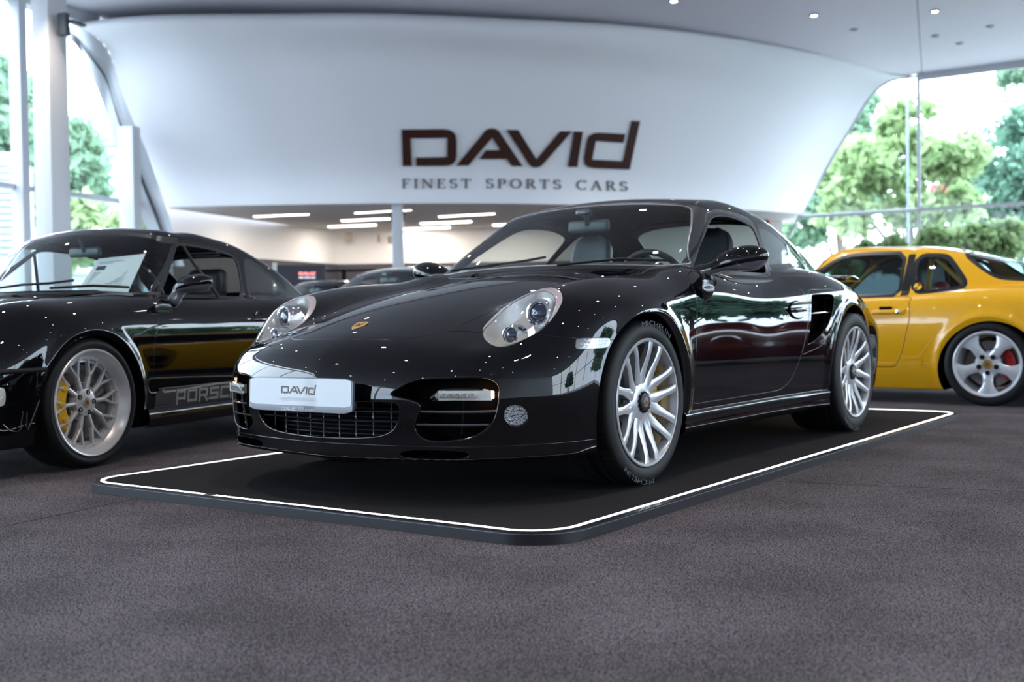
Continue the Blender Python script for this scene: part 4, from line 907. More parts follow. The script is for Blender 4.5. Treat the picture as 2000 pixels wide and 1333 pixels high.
# ------------------------------------------------------------------ centre car: low black coupe on the platform
turbo = dict(
 zc=spl([(-1.1, 0.4389), (-0.97, 0.5339), (-0.85, 0.5912), (-0.71, 0.6451), (-0.5, 0.7131), (-0.25, 0.7721), (0, 0.8177), (0.25, 0.8542), (0.45, 0.8782), (0.65, 0.8911), (1, 0.8778), (2.2, 0.8558), (2.7, 0.8432), (3, 0.7921), (3.3, 0.6943), (3.6, 0.5762)]),
 crown=.24,
 zf=spl([(-1.05, 0.3702), (-0.9, 0.4556), (-0.78, 0.5347), (-0.67, 0.5613), (-0.5, 0.7061), (-0.33, 0.7808), (-0.15, 0.8125), (0.1, 0.8328), (0.35, 0.8511), (0.6, 0.8908), (1, 0.8636), (1.6, 0.8849), (2, 0.9112), (2.4, 0.8824), (2.8, 0.7811), (3.1, 0.6467), (3.35, 0.5611), (3.6, 0.4427)]),
 xf=spl([(-1, 0.6201), (-0.6, 0.6389), (-0.2, 0.66), (0.3, 0.6723), (0.8, 0.6609), (1.6, 0.6537), (2.3, 0.6887), (2.9, 0.6379), (3.4, 0.5531)]),
 kin=1.9, kout=2.6, rr=.07,
 w=spl([(-1, 0.8949), (-0.6, 0.8927), (-0.3, 0.8924), (0, 0.8921), (0.3, 0.8738), (0.6, 0.8633), (1, 0.8653), (1.4, 0.872), (1.75, 0.89), (2.05, 0.906), (2.35, 0.9043), (2.7, 0.8705), (3, 0.8324), (3.4, 0.7893)]),
 q=spl([(.05, -.09), (.15, -.055), (.25, -.022), (.35, -.008), (.45, -.001), (.55, 0), (.62, -.001), (.68, -.004), (.72, -.0085), (.76, -.017), (.80, -.032), (.85, -.062), (.90, -.10), (.95, -.15)]),
 flare=[(0, .324, .37, .012, .03), (2.35, .333, .385, .012, .035)],
 yn=spl([(0, -0.950), (0.1, -0.955), (0.17, -0.959), (0.25, -0.964), (0.35, -0.9835), (0.45, -0.9733), (0.52, -0.9432), (0.6, -0.8929), (0.7, -0.8351)]),
 bow=spl([(-0.1, 0.01225), (0, 0.01259), (0.1, 0.02123), (0.3, 0.05118), (0.5, 0.103), (0.62, 0.161), (0.7, 0.242), (0.78, 0.360), (0.84, 0.463), (0.9, 0.612), (1, 0.91)]),
 yt=spl([(.0, 3.38), (.3, 3.46), (.5, 3.48), (.7, 3.40), (.9, 3.2)]),
 bowr=spl([(-.1, .006), (0, 0), (.1, .006), (.5, .10), (.7, .21), (.8, .32), (.9, .5)]),
 sh=spl([(0.2, 0.1405), (0.9, 0.1782), (1.3, 0.07255), (1.7, -0.05748), (2.3, -0.2177), (3, -0.1738)]),
 zr=spl([(0.1, 0.6231), (0.3, 0.7711), (0.47, 0.8939), (0.65, 1.022), (0.82, 1.122), (0.97, 1.205), (1.12, 1.258), (1.3, 1.279), (1.5, 1.291), (1.75, 1.279), (2.05, 1.24), (2.35, 1.171), (2.65, 1.063), (2.95, 0.9337), (3.25, 0.7931)]),
 rc=.13, zb=.87, tum=.46, tumc=.35, rg=.07, ru=.028,
 sg=spl([(0.2, 0.6495), (0.5, 0.68), (0.8, 0.7102), (1.2, 0.737), (1.6, 0.7293), (2, 0.7058), (2.4, 0.6456), (2.8, 0.5605), (3.2, 0.4527)]),
 zlow=spl([(-1.0, .158), (-.5, .16), (0, .15), (.5, .15), (1.5, .15), (2.0, .15), (3.0, .18), (3.5, .25)]),
)
turboF = car_field(turbo)
# ------------------------------------------------------------------ build the centre car
def build_turbo():
    root = thing('sports_car', 'glossy black low coupe with round-cornered white plate standing on the lit platform', 'car', (0, 0, 0))
    P = PAL_T; F = turboF; h = .012
    M = surface(F, 1.0, (-1.06, 3.56), (.06, 1.36), h)
    # wheel arches
    archf = lambda v: np.where(v[:, 0] > .50, np.hypot(v[:, 1]+.04, v[:, 2]-.322)-.36, .1)
    archr = lambda v: np.where(v[:, 0] > .50, np.hypot(v[:, 1]-2.36, v[:, 2]-.335)-.376, .1)
    _, M = clip(M, archf); _, M = clip(M, archr)
    liner = []
    for cy, cz, R in ((-.04, .322, .36), (2.36, .335, .376)):
        wh = lambda v, cy=cy, cz=cz, R=R: (np.abs(np.hypot(v[:, 1]-cy, v[:, 2]-cz)-R) < .004) & (v[:, 0] > .6)
        L = fold(M, .34, (-1, 0, 0), r=.006, where=wh, only=True); liner.append(L)
    # glass
    wsP = cpoly([(-.3, 1.222), (0, 1.226), (.2, 1.222), (.35, 1.213), (.47, 1.200), (.53, 1.186), (.562, 1.150), (.60, 1.085), (.645, .99), (.675, .93), (.690, .895), (.66, .886), (.45, .897), (.2, .905), (0, .907), (-.3, .907)], 6)
    wsF = region((0, 2), wsP, cap=lambda v: (v[:, 1]-(.715+(v[:, 2]-.88)*1.50))*.55)
    rwP = cpoly([(-.3, 1.20), (0, 1.205), (.25, 1.195), (.40, 1.165), (.45, 1.12), (.48, 1.03), (.45, .985), (.2, .975), (0, .975), (-.3, .975)], 6)
    rwF = region((0, 2), rwP, cap=lambda v: 1.9-v[:, 1])
    dgP = rpoly([(.655, .872), (.90, .985), (1.07, 1.08), (1.21, 1.150), (1.36, 1.166), (1.52, 1.163), (1.66, 1.140), (1.705, 1.118), (1.66, 1.04), (1.56, .90), (1.53, .872)], 2)
    dg = region((1, 2), dgP, cap=lambda v: .50-v[:, 0])
    qP = rpoly([(1.60, .880), (1.66, .97), (1.73, 1.06), (1.80, 1.138), (1.86, 1.150), (2.02, 1.118), (2.18, 1.048), (2.31, .965), (2.36, .925), (2.34, .893), (2.2, .886), (1.9, .882)], 2)
    qF = region((1, 2), qP, cap=lambda v: .50-v[:, 0])
    frameP = rpoly([(.60, .852), (.85, 1.005), (1.06, 1.118), (1.20, 1.176), (1.36, 1.198), (1.56, 1.196), (1.76, 1.172), (1.765, 1.150), (1.66, .96), (1.58, .852)], 2)
    glass = {}
    for n, f in (('windscreen', wsF), ('rear_window', rwF), ('side_window', dg), ('quarter_window', qF)):
        g, _ = clip(M, f); _, M = clip(M, lambda v, f=f: f(v)-.016)
        glass[n] = g; glass[n+'_f'] = f
    # rubber surrounds come from the same surface
    base = surface(F, .9, (.2, 3.2), (.8, 1.36), h)
    for n, w in (('windscreen', .016), ('rear_window', .016), ('side_window', .016), ('quarter_window', .016)):
        f = glass[n+'_f']; r, _ = clip(base, lambda v, f=f, w=w: f(v)-w); _, r = clip(r, f); glass[n+'_r'] = fold(offset(r, .0006), .006, r=.0012)
    # panels
    doorP = cpoly([(.470, .74), (.450, .64), (.436, .54), (.440, .33), (.452, .290), (.62, .287), (.90, .286), (1.32, .288), (1.43, .303), (1.507, .339), (1.56, .392), (1.603, .446), (1.655, .53), (1.693, .614), (1.722, .69), (1.722, .73), (1.700, .775), (1.66, .82), (1.61, .850), (1.53, .866), (1.2, .868), (.9, .864), (.66, .858), (.58, .856), (.49, .82)], 5)
    door, M = carve(M, region((1, 2), doorP, cap=lambda v: .45-v[:, 0]), .0022)
    frm, M = carve(M, region((1, 2), frameP, cap=lambda v: .45-v[:, 0]), .0016)
    hP = cpoly([(-.3, -.83), (0, -.832), (.15, -.82), (.27, -.797), (.345, -.745), (.39, -.69), (.412, -.62), (.420, -.50), (.44, -.38), (.475, -.2), (.515, 0), (.555, .25), (.59, .47), (.585, .56), (.52, .53), (.3, .455), (0, .425), (-.3, .42)], 6)
    hood, M = carve(M, region((0, 1), hP, cap=lambda v: .56-v[:, 2]), .0022)
    hlo = cpoly([(.513, -.610), (.543, -.645), (.581, -.674), (.620, -.687), (.646, -.681), (.671, -.655), (.697, -.613), (.724, -.573), (.743, -.534), (.753, -.497), (.754, -.463), (.748, -.431), (.732, -.405), (.702, -.376), (.66, -.357), (.615, -.352), (.58, -.368), (.548, -.396), (.518, -.435), (.498, -.485), (.492, -.535), (.497, -.575)], 5)
    cen = np.array([.628, -.515])
    hli = cen+(hlo-cen)*[.90, .88]+[.001, -.022]
    # keep the inner outline inside the outer one at its lower end
    capz = lambda v: .50-v[:, 2]
    ringm, M = carve(M, region((0, 1), hlo, cap=capz), .0018)
    lens, ringm = clip(ringm, lambda v: region((0, 1), hli)(v)); _, ringm = clip(ringm, lambda v: region((0, 1), hli)(v)-.004)
    # front openings, seen from ahead
    fr = lambda v: v[:, 1]+.25
    sideP = cpoly([(.335, .398), (.375, .432), (.43, .455), (.53, .463), (.63, .464), (.672, .452), (.690, .426), (.6915, .39), (.688, .351), (.675, .307), (.645, .268), (.602, .245), (.535, .234), (.479, .232), (.435, .246), (.414, .282), (.432, .327), (.445, .362), (.41, .378)], 5)
    cenP = cpoly([(-.3, .232), (-.1, .2315), (.105, .234), (.232, .240), (.302, .253), (.342, .277), (.366, .318), (.372, .350), (.362, .370), (.31, .376), (0, .376), (-.3, .376)], 5)
    ops = []
    for pl in (sideP, cenP):
        f = region((0, 2), pl, cap=fr); o, _ = clip(M, f); _, M = clip(M, f); ops.append(o)
    fogP = ellipse(.7245, .3235, .0265, .040)
    fog, M = carve(M, region((0, 2), fogP, cap=fr), .0015)
    mkP = rpoly([(-.478, .548), (-.325, .549), (-.302, .586), (-.462, .587)], 2, .12)
    mark, M = carve(M, region((1, 2), mkP, cap=lambda v: .7-v[:, 0]), .0015)
    lipF = lambda v: np.maximum(v[:, 2]-.2165, v[:, 1]+.30)
    lip, M = carve(M, lipF, .0016)
    zs = spl([(0, .598), (.27, .597), (.33, .603), (.40, .618), (.51, .613), (.62, .61), (.72, .606), (.84, .585), (.95, .57)])
    bumpF = lambda v: np.maximum(v[:, 2]-zs(v[:, 0]), v[:, 1]+.25)
    bumper, M = carve(M, bumpF, .0012)
    lipH = region((0, 2), rpoly([(.35, .170), (.35, .202), (.52, .206), (.60, .200), (.60, .170)], 2), cap=fr); lh, _ = clip(lip, lipH); _, lip = clip(lip, lipH)
    inP = cpoly([(1.805, .764), (1.93, .768), (2.055, .766), (2.07, .74), (2.035, .69), (2.00, .645), (1.93, .586), (1.80, .528), (1.70, .506), (1.688, .515), (1.712, .57), (1.735, .64), (1.752, .70), (1.775, .75)], 5)
    inF = region((1, 2), inP, cap=lambda v: .6-v[:, 0]); ino, _ = clip(M, inF); _, M = clip(M, inF)
    suP = cpoly([(1.772, .781), (1.93, .790), (2.09, .794), (2.135, .765), (2.11, .70), (2.05, .640), (1.955, .553), (1.86, .497), (1.70, .468), (1.630, .462), (1.655, .52), (1.70, .603), (1.73, .69)], 5)
    sur, M = carve(M, region((1, 2), suP, cap=lambda v: .6-v[:, 0]), .0018)
    notarch = lambda v: (v[:, 0] > .4) & (v[:, 0] < 2)
    # ---- link
    body = pobj('body_shell', both(fold(M, .012, r=.0024)), P['paint'], root)
    for L in liner:
        pobj('wheel_arch_liner', L, P['black'], body); pobj('wheel_arch_liner', mirrorm(L), P['black'], body)
    pobj('front_lid', both(fold(hood, .010)), P['paint'], root)
    b = pobj('front_bumper', both(fold(bumper, .014, r=.0055)), P['paint'], root)
    pobj('front_lip', both(fold(lip, .03, r=.0025)), P['paint'], b)
    cav = []
    for o in ops:
        cav.append(fold(o, .10, (0, 1, 0), r=.0006, only=True)); cav.append((o[0]+[0, .095, 0], o[1], o[2]))
    pobj('intake_cavity', both(joinm(*cav)), P['black'], b)
    for s in (1, -1):
        q = (lambda m: m) if s > 0 else mirrorm
        d = pobj('door', q(fold(door, .012, r=.0022)), P['paint'], root)
        for pc in pieces(frm): pobj('window_frame', q(fold(pc, .006, r=.0016)), P['trim'], d)
        pobj('window_seal', q(glass['side_window_r']), P['rubber'], d)
        pobj('quarter_window', q(glass['quarter_window']), P['glass_dark'], root); pobj('quarter_seal', q(glass['quarter_window_r']), P['rubber'], root)
        # handle: recess disc and grip
        hm = MB(); hc = (.874, 1.578, .6835); fm = frame((s*hc[0], hc[1], hc[2]), (s, 0, .12), (0, 1, 0))
        hm.lathe([(.050, .001), (.053, .004), (.056, .001)], 40, fm@Matrix.Diagonal((1.9, .86, 1, 1))); hm.lathe([(0, -.012), (.03, -.008), (.050, .0015)], 40, fm@Matrix.Diagonal((1.9, .86, 1, 1)))
        hm.build('handle_recess', P['black'], d)
        g = MB(); g.grid(12, 13, lambda u, v: fm@Vector(((u-.5)*.215, math.cos(v*2*math.pi)*.0125*(1-.4*abs(2*u-1)**2), .012+math.sin(v*2*math.pi)*.008-.010*(2*u-1)**2))); g.build('door_handle', P['paint'], d)
        # headlight
        hl = pobj('headlight', q(fold(offset(ringm, .0035), .008, r=.002)), P['lamp_rim'], root)
        pobj('lamp_lens', q(fold(offset(lens, .0045), .006, r=.0015)), P['lens'], hl)
        bowl = []
        for k, (sc, dd) in enumerate(((1.0, .001), (.95, .030), (.80, .060), (.5, .075), (.1, .08))): bowl.append((sc, dd))
        B = bedges(lens, False); cV = lens[0][np.unique(B)]; cc = cV.mean(0); ang = np.arctan2(cV[:, 1]-cc[1], (cV[:, 0]-cc[0])); od = np.argsort(ang); ringpts = cV[od]
        nrm = lens[1].mean(0); nrm /= np.linalg.norm(nrm)
        bm_ = MB(); n = len(ringpts); vs = []
        for sc, dd in bowl:
            for pt in ringpts: w = cc+(pt-cc)*sc-nrm*dd; vs.append((s*w[0], w[1], w[2]))
        bm_.add(vs, [(k*n+i, k*n+(i+1) % n, (k+1)*n+(i+1) % n, (k+1)*n+i) for k in range(4) for i in range(n)]); bm_.build('lamp_bowl', P['chrome_satin'], hl)
        for (px, py, pz), r1 in (((.668, -.470, .683), .047), ((.616, -.573, .603), .034)):
            fm = frame((s*px, py, pz), (s*.10, -1, .10), (1, 0, 0)); pr = MB()
            pr.lathe([(r1*.78, .004), (r1*.86, .010), (r1, .008), (r1*1.12, -.004), (r1*1.18, -.03), (r1*1.3, -.05)], 40, fm); ho = pr.build('projector_housing', P['chrome'], hl)
            ln = MB(); ln.lathe([(0, .010), (r1*.3, .009), (r1*.6, .005), (r1*.8, -.003)], 40, fm); ln.build('projector_lens', P['proj'], hl)
        # lower lamps
        fo = pobj('fog_lamp', q(fold(offset(fog, -.004), .01, r=.0015)), P['facet'], root)
        pobj('side_marker', q(fold(offset(mark, .002), .006, r=.002)), P['marker'], root)
        # light bar across the side opening
        y_at = lambda x, z: float(turbo['yn'](z)+turbo['bow'](abs(x)))
        lb = MB(); n = 15
        def led(u, v):
            x = .487+(.680-.487)*u; tp = .416+.006*math.sin(u*math.pi)-.020*max(0, 1-u*7)-.010*max(0, (u-.85)/.15); bt = .376+.010*u; a = v*2*math.pi
            cz, rz = (tp+bt)/2, (tp-bt)/2; sq = lambda c: math.copysign(abs(c)**.5, c)
            return (s*(x+.012*max(0, -math.sin(a))*0), y_at(x, cz)+.014-.014*sq(math.cos(a)), cz+rz*sq(math.sin(a)))
        lb.grid(18, 25, led); lo = lb.build('light_bar', P['lens'], root)
        ld = MB()
        for k in range(6):
            x = .505+.0225*k; fm = frame((s*x, y_at(x, .396)+.016, .396), (s*.25, -1, 0)); ld.lathe([(.0095, .006), (.0105, .004), (.009, -.004), (.003, -.010), (.0, -.010)], 20, fm)
        ld.box((s*.585, y_at(.585, .395)+.032, .396), (.19, .012, .034), R=Rz(s*.42)); ld.build('light_emitting_diodes', P['chrome_satin'], lo)
        am = MB(); am.box((s*.657, y_at(.657, .397)+.018, .398), (.040, .012, .026), R=Rz(s*.62), bev=.004); am.build('indicator_bulb', P['amber'], lo)
        # slats
        sl = MB()
        for z, x0, x1 in ((.338, .400, .684), (.291, .392, .668)):
            ring = []
            for k in range(14):
                x = x0+(x1-x0)*k/13; ring.append((s*x, y_at(x, z)+.020, z))
            for dz in (0,): sl.grid(14, 9, lambda u, v: (ring[int(round(u*13))][0], ring[int(round(u*13))][1]+.020*math.cos(v*2*math.pi)+.008, z+.0045*math.sin(v*2*math.pi)-.004*math.cos(v*2*math.pi)))
        sl.build('intake_slats', P['slat_bright'], b)  # side slats in a paler grey: their highlight lines are painted in
        st = MB(); st.tube([(s*.575, y_at(.575, .38)+.045, .385), (s*.553, y_at(.55, .25)+.045, .238)], .006, 6); st.build('intake_strut', P['black_gloss'], b)
        # side air intake
        iv = pobj('side_intake', q(fold(sur, .006, r=.002)), P['paint'], root)
        cavm = joinm(fold(ino, .10, (-.8, .6, 0), r=.002, only=True), (ino[0]+np.array([-.09, .055, 0]), ino[1], ino[2]))
        pobj('intake_duct', q(cavm), P['black_gloss'], iv)
        sb = MB(); sb.tube([(s*.866, 1.755, .662), (s*.880, 1.90, .668), (s*.876, 2.035, .672)], .0055, 8); sb.build('intake_blade', P['trim'], iv)
        # sill extension
        sk = MB(); prof = [(-.02, .262), (.004, .258), (.016, .246), (.018, .230), (.010, .216), (.014, .206), (.012, .180), (-.005, .166), (-.05, .160)]
        Sx = lambda y: float(turbo['w'](y)+turbo['q'](.25))
        sk.grid(28, len(prof), lambda u, v: (s*(Sx(.335+1.61*u)+prof[int(round(v*(len(prof)-1)))][0]+.016*max(0, (u-.8)/.2)**2), .335+1.61*u, prof[int(round(v*(len(prof)-1)))][1])); sko = sk.build('side_sill', P['paint'], root, angle=60)
        mirror_pod(root, (.893, .835, .905), (.130, .088, .068), (.815, .79, .885), (.755, .72, .862), P, s)
        mf = MB(); mf.grid(9, 17, lambda u, v: (s*(.838+.028*math.sin(u*math.pi)*1), .565+.060*math.cos(v*2*math.pi)*math.sin(u*math.pi), .785+.055*math.cos(u*math.pi)+.012*math.sin(v*2*math.pi))); mf.build('mirror_foot', P['black_gloss'], root)
    ws = pobj('windscreen', both(glass['windscreen']), P['glass'], root); pobj('seal_highlight', both(edge_strip(glass['windscreen'], .0045, .001)), P['bead'], ws); pobj('windscreen_seal', both(glass['windscreen_r']), P['rubber'], ws)  # the grey bead is the seal's highlight put into a painted strip
    rw = pobj('rear_window', both(glass['rear_window']), P['glass'], root); pobj('rear_window_seal', both(glass['rear_window_r']), P['rubber'], rw)
    # central grille
    g = MB(); yc = lambda x, z: float(turbo['yn'](z)+turbo['bow'](abs(x)))
    for z, w in ((.301, .36), (.338, .37)):
        pts = [(x, yc(x, z)+.03, z) for x in np.linspace(-w, w, 21)]
        g.grid(21, 9, lambda u, v: (pts[int(round(u*20))][0], pts[int(round(u*20))][1]+.016*math.cos(v*2*math.pi), z+.0042*math.sin(v*2*math.pi)))
    for x in np.linspace(-.30, .30, 9): g.tube([(x, yc(x, .3)+.045, .236), (x, yc(x, .3)+.045, .372)], .0032, 6)
    for z in np.linspace(.245, .36, 8): g.tube([(x, yc(x, z)+.075, z) for x in np.linspace(-.33, .33, 9)], .0025, 5)
    g.build('lower_grille', P['slat'], b)
    # plate
    pm = MB(); fm = frame((-.036, -1.006, .398), (0, -1, .05), (1, 0, 0))
    pm.prism(rpoly([(-.268, -.066), (.268, -.066), (.268, .060), (-.268, .060)], 3, .08), -.012, .0, fm); hold = pm.build('number_plate_holder', P['holder'], b, bevel=.001)
    pl = MB(); pl.prism(rpoly([(-.261, -.043), (.261, -.043), (.261, .056), (-.261, .056)], 3, .06), .0, .0015, fm); plate = pl.build('number_plate', P['plate'], hold, smooth=False)
    logo(fm@Matrix.Translation((-.002, .013, .0016)), .182/1657*1, .0006, 'plate_lettering', P['logo_brown'], plate)
    text_mesh('FINEST SPORTS CARS', fm@Matrix.Translation((-.003, -.026, .0016)), .0125, .0005, 'plate_small_lettering', P['faint'], plate, width=.182)
    logo(fm@Matrix.Translation((-.052, -.0565, .0002)), .072/1657, .0006, 'holder_lettering', P['white'], hold)
    text_mesh('FINEST', fm@Matrix.Translation((.012, -.0530, .0004)), .0055, .0005, 'holder_small_lettering', P['white'], hold, width=.034)
    text_mesh('SPORTS CARS', fm@Matrix.Translation((.040, -.0590, .0004)), .0055, .0005, 'holder_small_lettering', P['white'], hold, width=.088)
    # crest on the lid
    zc_ = float(turbo['zc'](-.718)); fm = frame((0, -.718, zc_+.0015), (0, -.42, 1), (1, 0, 0)); cm = MB()
    cm.prism(cpoly([(-.026, .030), (0, .034), (.026, .030), (.028, .0), (.018, -.022), (0, -.036), (-.018, -.022), (-.028, 0)], 5), 0, .002, fm); cr = cm.build('bonnet_crest', P['gold'], root)
    crest_marks(fm@Matrix.Translation((0, 0, .0021)), .064, cr, P)
    # cabin
    cb = MB(); cb.grid(10, 15, lambda u, v: ((v-.5)*1.36, .50+.50*u+.0*v, .845+.045*math.sin(u*math.pi)+(.035 if abs((v-.5)*1.36-.37) < .2 and u > .5 else 0))); cb.box((0, 1.02, .72), (1.34, .10, .28), bev=.03)
    cb.box((0, 1.3, .45), (.22, 1.0, .28), bev=.04); cb.box((0, 1.4, .28), (1.5, 2.0, .04)); cb.box((0, 2.35, .80), (1.15, .5, .05), bev=.02)
    for s in (1, -1): cb.box((s*.765, 1.15, .66), (.04, 1.1, .36), bev=.015)
    cb.build('dashboard', P['cabin'], root, angle=50)
    steering(root, (.37, 1.00, .815), P['cabin'], r=.175)
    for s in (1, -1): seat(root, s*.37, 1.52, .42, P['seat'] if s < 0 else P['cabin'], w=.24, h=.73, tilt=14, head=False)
    rm_ = MB(); rm_.box((0, 1.00, 1.125), (.24, .03, .062), bev=.014); rm_.tube([(0, .99, 1.13), (0, .96, 1.20)], .014, 8); rm_.box((0, .955, 1.19), (.07, .06, .03), bev=.01); rm_.build('rear_view_mirror', P['mirror_in'], root)
    rl = MB(); zr = lambda x, y: float(turbo['zr'](y-turbo['sh'](y)*x*x)-.13*x*x)-.035
    rl.grid(14, 13, lambda u, v: ((v-.5)*1.02*(1-.1*u), 1.07+.9*u, zr((v-.5)*1.02, 1.07+.9*u))); rl.build('headlining', P['cabin'], root)
    for k, (a, c, d) in enumerate((((-.50, .50, .905), (-.1, .555, .938), (.0, .60, .955)), ((.16, .45, .905), (.45, .52, .925), (.62, .66, .915)))): wiper(root, (a, c, d), P['rubber'])
    # tail wing, seen past the hip
    wg = MB(); wg.grid(9, 25, lambda u, v: ((v-.5)*1.32, 3.02+.30*u-.10*(2*(v-.5))**2, .884+.024*math.sin(u*math.pi)-.010*(2*(v-.5))**4)); wo = wg.build('rear_wing', P['paint'], root); solidify(wo, .014)
    # wheels
    for s in (1, -1):
        wheel_set(root, (s*.868, 0, .324), s, .324, .2445, .235, 'spyder', dict(P, cal=math.pi), ang=.806*s)
        wheel_set(root, (s*.915, 2.35, .333), s, .333, .2445, .30, 'spyder', dict(P, cal=0), ang=.1)
    return root
turbo_car = build_turbo()
# ------------------------------------------------------------------ left car: older black coupe with upright glass
classic = dict(
 zc=spl([(-1.0, .40), (-.86, .52), (-.7, .60), (-.5, .668), (-.2, .745), (.1, .81), (.4, .85), (.6, .868), (1.0, .85), (2.2, .85), (2.6, .84), (2.9, .77), (3.2, .66), (3.4, .56)]),
 crown=.28,
 zf=spl([(-1.0, .42), (-.86, .56), (-.7, .69), (-.5, .775), (-.2, .825), (.1, .845), (.4, .865), (.7, .868), (1.0, .866), (1.6, .866), (2.0, .866), (2.3, .855), (2.7, .79), (3.0, .69), (3.3, .55)]),
 xf=spl([(-1.0, .58), (-.4, .62), (.2, .63), (.8, .62), (1.6, .62), (2.3, .66), (2.9, .62), (3.3, .55)]),
 kin=2.6, kout=2.6, rr=.06,
 w=spl([(-.95, .81), (-.5, .84), (0, .855), (.4, .835), (.8, .825), (1.4, .83), (1.9, .86), (2.27, .885), (2.8, .85), (3.2, .80)]),
 q=spl([(.05, -.09), (.15, -.04), (.25, -.014), (.35, -.004), (.45, 0), (.55, 0), (.60, -.002), (.66, -.007), (.70, -.014), (.75, -.028), (.80, -.05), (.85, -.083), (.90, -.12)]),
 flare=[(0, .32, .36, .014, .03), (2.27, .32, .37, .014, .035)],
 yn=spl([(.0, -.84), (.12, -.86), (.25, -.89), (.4, -.905), (.5, -.89), (.6, -.82), (.7, -.70)]),
 bow=spl([(-.1, .004), (0, 0), (.1, .004), (.5, .085), (.65, .17), (.75, .28), (.82, .40), (.87, .52), (.95, .8)]),
 yt=spl([(.0, 3.18), (.3, 3.26), (.5, 3.28), (.7, 3.2), (.9, 3.0)]),
 bowr=spl([(-.1, .006), (0, 0), (.1, .006), (.5, .10), (.7, .21), (.8, .32), (.9, .5)]),
 sh=spl([(0.2, 0.2971), (0.9, 0.2606), (1.3, 0.1116), (1.7, -0.07693), (2.3, -0.312), (3, -0.3431)]),
 zr=spl([(0.2, 0.6429), (0.36, 0.7998), (0.5, 0.9353), (0.65, 1.075), (0.8, 1.201), (0.93, 1.267), (1.1, 1.268), (1.3, 1.275), (1.5, 1.259), (1.75, 1.228), (2, 1.162), (2.3, 1.064), (2.6, 0.922), (2.9, 0.7771)]),
 rc=.12, zb=.88, tum=.40, tumc=.35, rg=.055, ru=.025,
 sg=spl([(0.2, 0.6186), (0.5, 0.6445), (0.8, 0.6592), (1.2, 0.6585), (1.6, 0.6376), (2, 0.5929), (2.4, 0.5148), (2.8, 0.4166), (3.2, 0.3406)]),
 zlow=spl([(-1.0, .14), (-.5, .14), (0, .15), (.5, .16), (1.5, .16), (2.0, .16), (3.0, .18), (3.4, .25)]),
)
classicF = car_field(classic)
